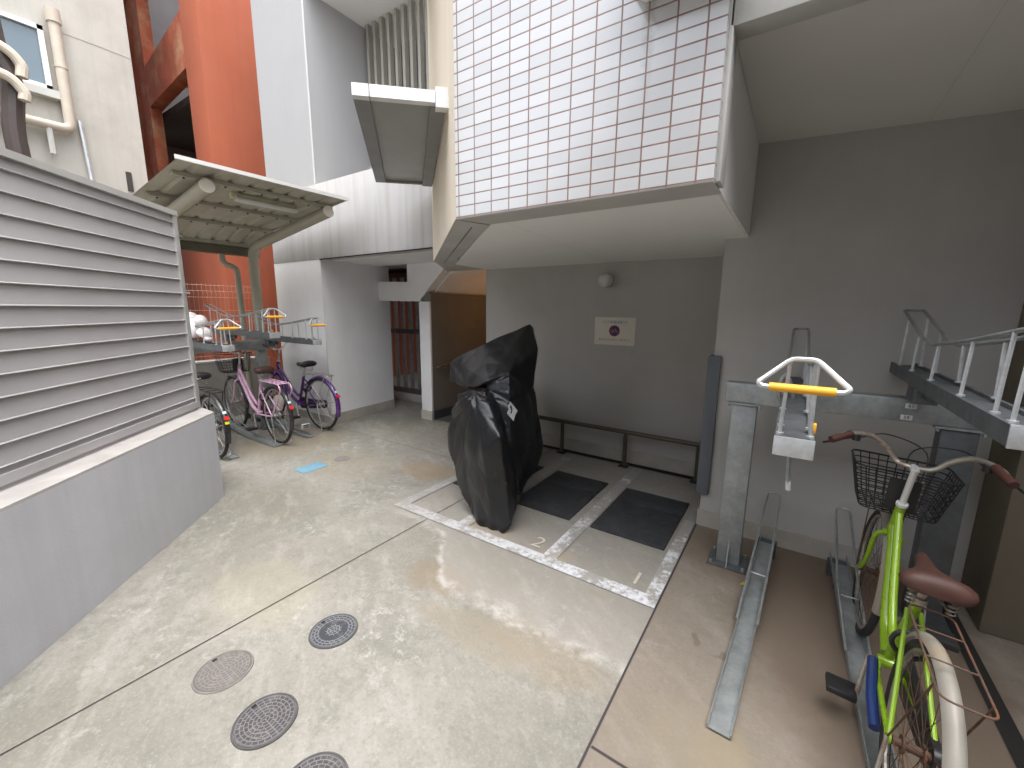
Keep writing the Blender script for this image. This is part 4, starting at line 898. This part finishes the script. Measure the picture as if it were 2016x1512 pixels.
def bicycle(label, loc, rz, lean=0, frame='pink', fend='chrome', saddle='redrust', grips='brown', bar='chrome', basket='blacksteel', carrier='chrome', chain='blackpl',
            steer=0, rust=False, stem_up=0, lug=False, hoop_carrier=False, rear_extra=None, bw=(.18, .225, .0017), pitch=0, sad=1.0, seat_z=.79, chain_side=-1, fw_=.028, scl=1.0):
    R = .325; WB = 1.08
    t = root('bicycle', label, 'bicycle', loc, 'parked city bicycles', 0); ROOT[t.name_full] = V(0, 0, 0)
    t.rotation_euler = (lean, pitch, rz); t.scale = (scl, scl, scl)
    BBp = V(.455, 0, .285); st_ = V(.315, 0, .66); hd0 = V(.905, 0, .64); hd1 = V(.860, 0, .80)
    fm = MB()
    fm.rod(BBp, st_, .0165, 12); fm.rod(hd0, hd1, .019, 12)
    fm.tube(spline([hd0+(hd1-hd0)*.25, V(.76, 0, .53), V(.62, 0, .36), BBp+V(.03, 0, .005)], 8), .0195, 12)
    fm.tube(spline([hd0+(hd1-hd0)*.75, V(.75, 0, .63), V(.60, 0, .47), V(.475, 0, .385), V(.415, 0, .405)], 8), .015, 12)
    fm.rod(V(.435, -.034, .285), V(.435, .034, .285), .022, 14)
    for s in (-1, 1):
        fm.tube(spline([V(.43, s*.025, .285), V(.33, s*.042, .29), V(0.02, s*.055, .318)], 5), .0085, 8)
        fm.rod(V(.335, s*.018, .60), V(.01, s*.055, .33), .0075, 8); fm.disc(V(0, s*.056-.003, .325), .016, .006, 12, (0, 1, 0))
    linkmesh('frame', fm, frame, t)
    # fork + front assembly
    ax = (hd1-hd0).normalized(); FA = V(WB, 0, R)
    fk = MB()
    for s in (-1, 1):
        fk.tube(spline([hd0-ax*.012+V(0, s*.02, 0), hd0-ax*.05+V(.01, s*.046, 0), V(.97, s*.048, .45), V(1.02, s*.05, .37), FA+V(0, s*.052, 0)], 6), .0105, 8)
    fk.rod(hd0-ax*.012+V(0, -.03, 0), hd0-ax*.012+V(0, .03, 0), .015, 8)
    wfk = linkmesh('fork', fk, frame, t)
    w1 = wheel(t, 0, R, ('chrome' if not rust else 'chromerust', 'tyre', 'chrome' if not rust else 'rustmetal')); w2 = wheel(t, WB, R, ('chrome' if not rust else 'chromerust', 'tyre', 'chrome' if not rust else 'rustmetal'))
    fr = fender(t, 0, R, 70-60, 215-0, fend) if False else fender(t, 0, R, 40, 200, fend, fw_)
    ff = fender(t, WB, R, 60, 185, fend, fw_)
    for s in (-1, 1):
        stay = MB(); stay.rod(V(0, s*.05, R), V((R+.012)*math.cos(math.radians(168)), s*.028, R+(R+.012)*math.sin(math.radians(168))), .0025, 5)
        linkmesh('fender_stay', stay, 'rustmetal' if rust else 'chrome', t); stay = MB()
        stay.rod(V(WB, s*.05, R), V(WB+(R+.012)*math.cos(math.radians(20))*0-.30, s*.028, R+.12), .0025, 5)
        linkmesh('fender_stay', stay, 'rustmetal' if rust else 'chrome', t)
    # seat
    sp_ = linkmesh('seat_post', MB().rod(st_-V(-.01, 0, .03), V(.285, 0, seat_z-.015), .0125, 10).rod(st_-V(0, 0, .012), st_+V(-.003, 0, .012), .021, 12), 'chromerust' if rust else 'chrome', t)
    sx_, sz_ = .275, seat_z
    rings = []
    vs, fs = [], []; nn = 16
    xs_ = [.165, .15, .11, .06, .02, -.03, -.075, -.105, -.118]; wd = [.012, .020, .024, .035, .052, .085, .105, .095, .06]; hh = [.012, .024, .028, .030, .034, .040, .044, .036, .018]
    zt = [.000, .004, .003, .000, .002, .010, .020, .022, .014]
    for x, w, h, zz in zip(xs_, wd, hh, zt):
        for k in range(nn):
            a = 2*math.pi*k/nn; yy2 = math.cos(a)*w; z2 = math.sin(a)*h
            if math.sin(a) < 0: z2 *= .75+.5*abs(math.cos(a))
            vs.append(V(sx_+x*(.5+.5*sad), yy2*sad, sz_+zz+z2))
    m_ = len(xs_)
    for i in range(m_-1):
        for k in range(nn): fs.append([i*nn+k, i*nn+(k+1) % nn, (i+1)*nn+(k+1) % nn, (i+1)*nn+k])
    fs += [list(range(nn)), [(m_-1)*nn+k for k in range(nn)][::-1]]
    sd_ = linkmesh('saddle', MB().add(vs, fs), saddle, t, ang=60)
    sprg = MB()
    for s in (-1, 1):
        sprg.tube([V(sx_-.065+.011*math.cos(a), s*.05+.011*math.sin(a), sz_-.07+a*.0022) for a in [q*.7 for q in range(30)]], .0025, 5)
        sprg.tube([V(sx_-.05, s*.055, sz_-.075), V(sx_+.02, s*.03, sz_-.055), V(sx_+.13, s*.01, sz_-.02)], .0035, 5)
    linkmesh('springs', sprg, 'chromerust' if rust else 'chrome', sd_)
    # handlebar
    stem_top = hd1+ax*(.16+stem_up)
    hb = MB(); hb.rod(hd1, stem_top, .0125, 12); hb.disc(hd1-V(0, 0, .006), .022, .014, 14, ax)
    hb.rod(stem_top-V(.005, 0, .005), stem_top+V(.035, 0, .0), .015, 10)
    c0 = stem_top+V(.035, 0, 0); hbm = 'chromerust' if rust else bar
    hs_ = linkmesh('stem', hb, 'alum' if rust else 'chrome', t)
    Rs = Matrix.Rotation(steer, 3, 'Z')
    def HB(x, y, z): return c0+Rs @ V(x, y, z)
    shp = [(-.15, .268, .075), (-.09, .235, .10), (-.015, .165, .10), (.01, .105, .06), (.01, .065, .012), (0, .03, 0)]
    hbr = MB(); hbr.tube(spline([HB(x, -y, z) for x, y, z in shp]+[HB(x, y, z) for x, y, z in shp[::-1]], 6), .0112, 10)
    hbo = linkmesh('handlebar', hbr, hbm, hs_)
    for s in (-1, 1):
        linkmesh('grip', MB().tube([HB(-.075, s*.222, .102), HB(-.160, s*.275, .072)], .0160, 12), grips, hbo)
        br = MB().tube(spline([HB(-.045, s*.195, .083), HB(-.02, s*.23, .07), HB(-.06, s*.275, .05), HB(-.12, s*.31, .04)], 4), .005, 6).rod(HB(-.055, s*.205, .071), HB(-.055, s*.205, .099), .016, 8)
        linkmesh('brake_lever', br, 'blackpl' if rust else 'chrome', hbo)
        cb_ = MB().tube(spline([HB(-.04, s*.20, .08), HB(.08, s*.12, .10), HB(.10, -s*.02, .05), HB(.04, -s*.03, -.10)], 6), .0028, 6)
        linkmesh('brake_cable', cb_, 'blackpl', hbo)
    # basket
    if basket:
        w0, H0, wr_ = bw; k0 = .74
        bx, bz = c0.x+.05, c0.z-.01-H0-(.045 if rust else 0)
        bk = MB()
        def rect(z, kk): return [V(bx+(.0), -w0*kk, z), V(bx+.26*(.5+.5*kk), -w0*kk, z), V(bx+.26*(.5+.5*kk), w0*kk, z), V(bx, w0*kk, z)]
        for q in range(8):
            kk = k0+(1-k0)*q/7; z = bz+H0*q/7
            bk.tube(fillet(rect(z, kk), .04, 3, True), wr_ if q < 7 else .005, 5, closed=True)
        lo, hi = rect(bz, k0), rect(bz+H0, 1)
        for e in range(4):
            a, b = lo[e], lo[(e+1) % 4]; c, d = hi[e], hi[(e+1) % 4]; n_ = 10 if e % 2 else 8
            for q in range(1, n_): tt = q/n_; bk.rod(a.lerp(b, tt), c.lerp(d, tt), wr_, 4)
        for q in range(1, 9): bk.rod(lo[0].lerp(lo[3], q/9), lo[1].lerp(lo[2], q/9), wr_, 4)
        for q in range(1, 8): bk.rod(lo[0].lerp(lo[1], q/8), lo[3].lerp(lo[2], q/8), wr_, 4)
        bo = linkmesh('basket', bk, basket, t)
        linkmesh('basket_plate', MB().box((bx-.004, -.055, bz+.02), (bx+.006, .055, bz+.17), .003), 'blackpl', bo)
        linkmesh('basket_stay', MB().rod(V(bx+.20, .07, bz), V(WB, .06, R), .003, 5).rod(V(bx+.20, -.07, bz), V(WB, -.06, R), .003, 5), 'rustmetal' if rust else 'chrome', bo)
    # cranks, chain case, pedals
    cm = linkmesh('chain_case', MB().prism(fillet([(-.03, chain_side*.040, .27), (.36, chain_side*.040, .215), (.50, chain_side*.040, .20), (.545, chain_side*.040, .285), (.50, chain_side*.040, .36), (.36, chain_side*.040, .345), (-.03, chain_side*.040, .365)], .04, 4, True), (0, chain_side*.022, 0)), chain, t)
    for s, a in ((1, math.radians(-110)), (-1, math.radians(70))):
        e = BBp+V(-.02, 0, 0)+V(.165*math.cos(a), s*.075, .165*math.sin(a)); crk = MB().tube([BBp+V(-.02, s*.06, 0), e], .009, 8)
        c1 = linkmesh('crank', crk, 'chromerust' if rust else 'chrome', t)
        linkmesh('pedal', MB().box((e.x-.045, min(e.y, e.y+s*.10), e.z-.013), (e.x+.045, max(e.y, e.y+s*.10), e.z+.013), .006), 'blackpl', c1)
    if rust: linkmesh('cable_lock', MB().tube(spline([(.36, .062, .33), (.22, .07, .28), (.10, .068, .25)]), .017, 10), 'bluepl', t)
    # carrier
    cr = MB()
    if hoop_carrier:
        z = .70
        for s in (-1, 1): cr.tube(fillet([(.22, s*.06, z), (-.22, s*.06, z), (-.26, s*.06, z-.06), (-.02, s*.062, .33)], .03), .0065, 8)
        cr.rod((.22, -.06, z), (.22, .06, z), .0065, 8)
        for x in (.10, 0, -.10, -.2): cr.rod((x, -.06, z), (x, .06, z), .005, 6)
        for y in (-.02, .02): cr.rod((.22, y, z), (-.2, y, z), .005, 6)
    else:
        z = .695; rw_ = .0030 if rust else .0045
        cr.tube(fillet([(.20, -.055, z), (-.22, -.055, z), (-.22, .055, z), (.20, .055, z)], .03, 4, True), rw_, 8, closed=True)
        for x in (.08, -.06): cr.rod((x, -.055, z), (x, .055, z), rw_*.9, 6)
        for s in (-1, 1): cr.rod((-.17, s*.055, z), (0, s*.06, .33), rw_*.9, 6)
    linkmesh('carrier', cr, carrier, t)
    # stand
    sn = MB().tube(fillet([(0, .062, .33), (-.10, .085, .02), (-.10, -.085, .02), (0, -.062, .33)], .03), .006, 8); linkmesh('stand', sn, 'chromerust' if rust else 'chrome', t)
    # reflector and stickers on the rear fender
    def onf(a, h=0): a = math.radians(a); return V((R+.027+h)*math.cos(a), 0, R+(R+.027+h)*math.sin(a)), V(math.cos(a), 0, math.sin(a))
    p, n = onf(158); linkmesh('reflector', MB().disc(p-n*.002, .021, .018, 20, n), 'red' if not rust else 'blackpl', fr)
    def patch(a, w, h, mat, nm):
        vs = []
        for q in range(5):
            aa = a+(q-2)*h
            for y in (-w, w): pp, nn_ = onf(aa, -.0005 if True else 0); vs.append(pp+V(0, y, 0)+nn_*.001)
        linkmesh(nm, MB().add(vs, [[2*i, 2*i+1, 2*i+3, 2*i+2] for i in range(4)]), mat, fr)
    if rust: patch(144, .017, 1.0, 'hivis', 'sticker'); patch(143.2, .013, .16, 'ink', 'print'); patch(144.8, .011, .22, 'ink', 'print')
    else: patch(148, .016, 1.1, 'sticker', 'sticker')
    if rear_extra: patch(165, .018, 1.0, 'hivis', 'sticker'); patch(175, .017, 2.2, 'blackpl', 'sticker')
    # rear lock
    linkmesh('ring_lock', MB().tube([V(.27+.0*a, .05*math.cos(a), .50+.05*math.sin(a)) for a in [q*math.pi/8 for q in range(16)]], .009, 6, closed=True), 'blackpl', t)
    return t
bicycle('lime green bicycle with white fenders, black wire basket and brown saddle', (.385, 1.44, 0.0), math.radians(89.0), lean=math.radians(3.4), pitch=math.radians(-.8), stem_up=.035, sad=.92, seat_z=.765, fw_=.0235, scl=.9, frame='lime', fend='fender', saddle='redrust', grips='brown', carrier='rustmetal', chain='blackpl', rust=True, bw=(.185, .20, .0032), steer=math.radians(-16))
bicycle('pink bicycle with a pink carrier, brown saddle and wire basket', (-4.63, 2.23, 0), math.radians(178), lean=math.radians(0), frame='pink', fend='blackpaint', fw_=.021, saddle='redrust', carrier='pink', hoop_carrier=True)
bicycle('purple bicycle with purple fenders and black saddle beside the grey wall', (-4.74, 2.82, 0), math.radians(183), lean=math.radians(0), frame='purple', fend='purple', saddle='blackpl', grips='blackpl', carrier='chrome', basket=None)
bicycle('black bicycle half hidden behind the low concrete wall', (-4.69, 1.64, 0), math.radians(179), frame='blackpaint', fend='blackpaint', saddle='blackpl', grips='blackpl', carrier='blacksteel', rear_extra=True)

# ================================================================== behind the camera: what the tiles reflect and what shuts the yard off
bb = root('neighbour_building', 'plain tall building across the yard behind the photographer', 'building', (3, -6, 0))
linkmesh('wall', MB().prism([(-1.0, -2.6, 0), (-2.5, -4.15, 0), (-9.6, -11.6, 0), (7, -14, 0), (7, -2.6, 0)], (0, 0, 5.2)), 'greyin', bb)
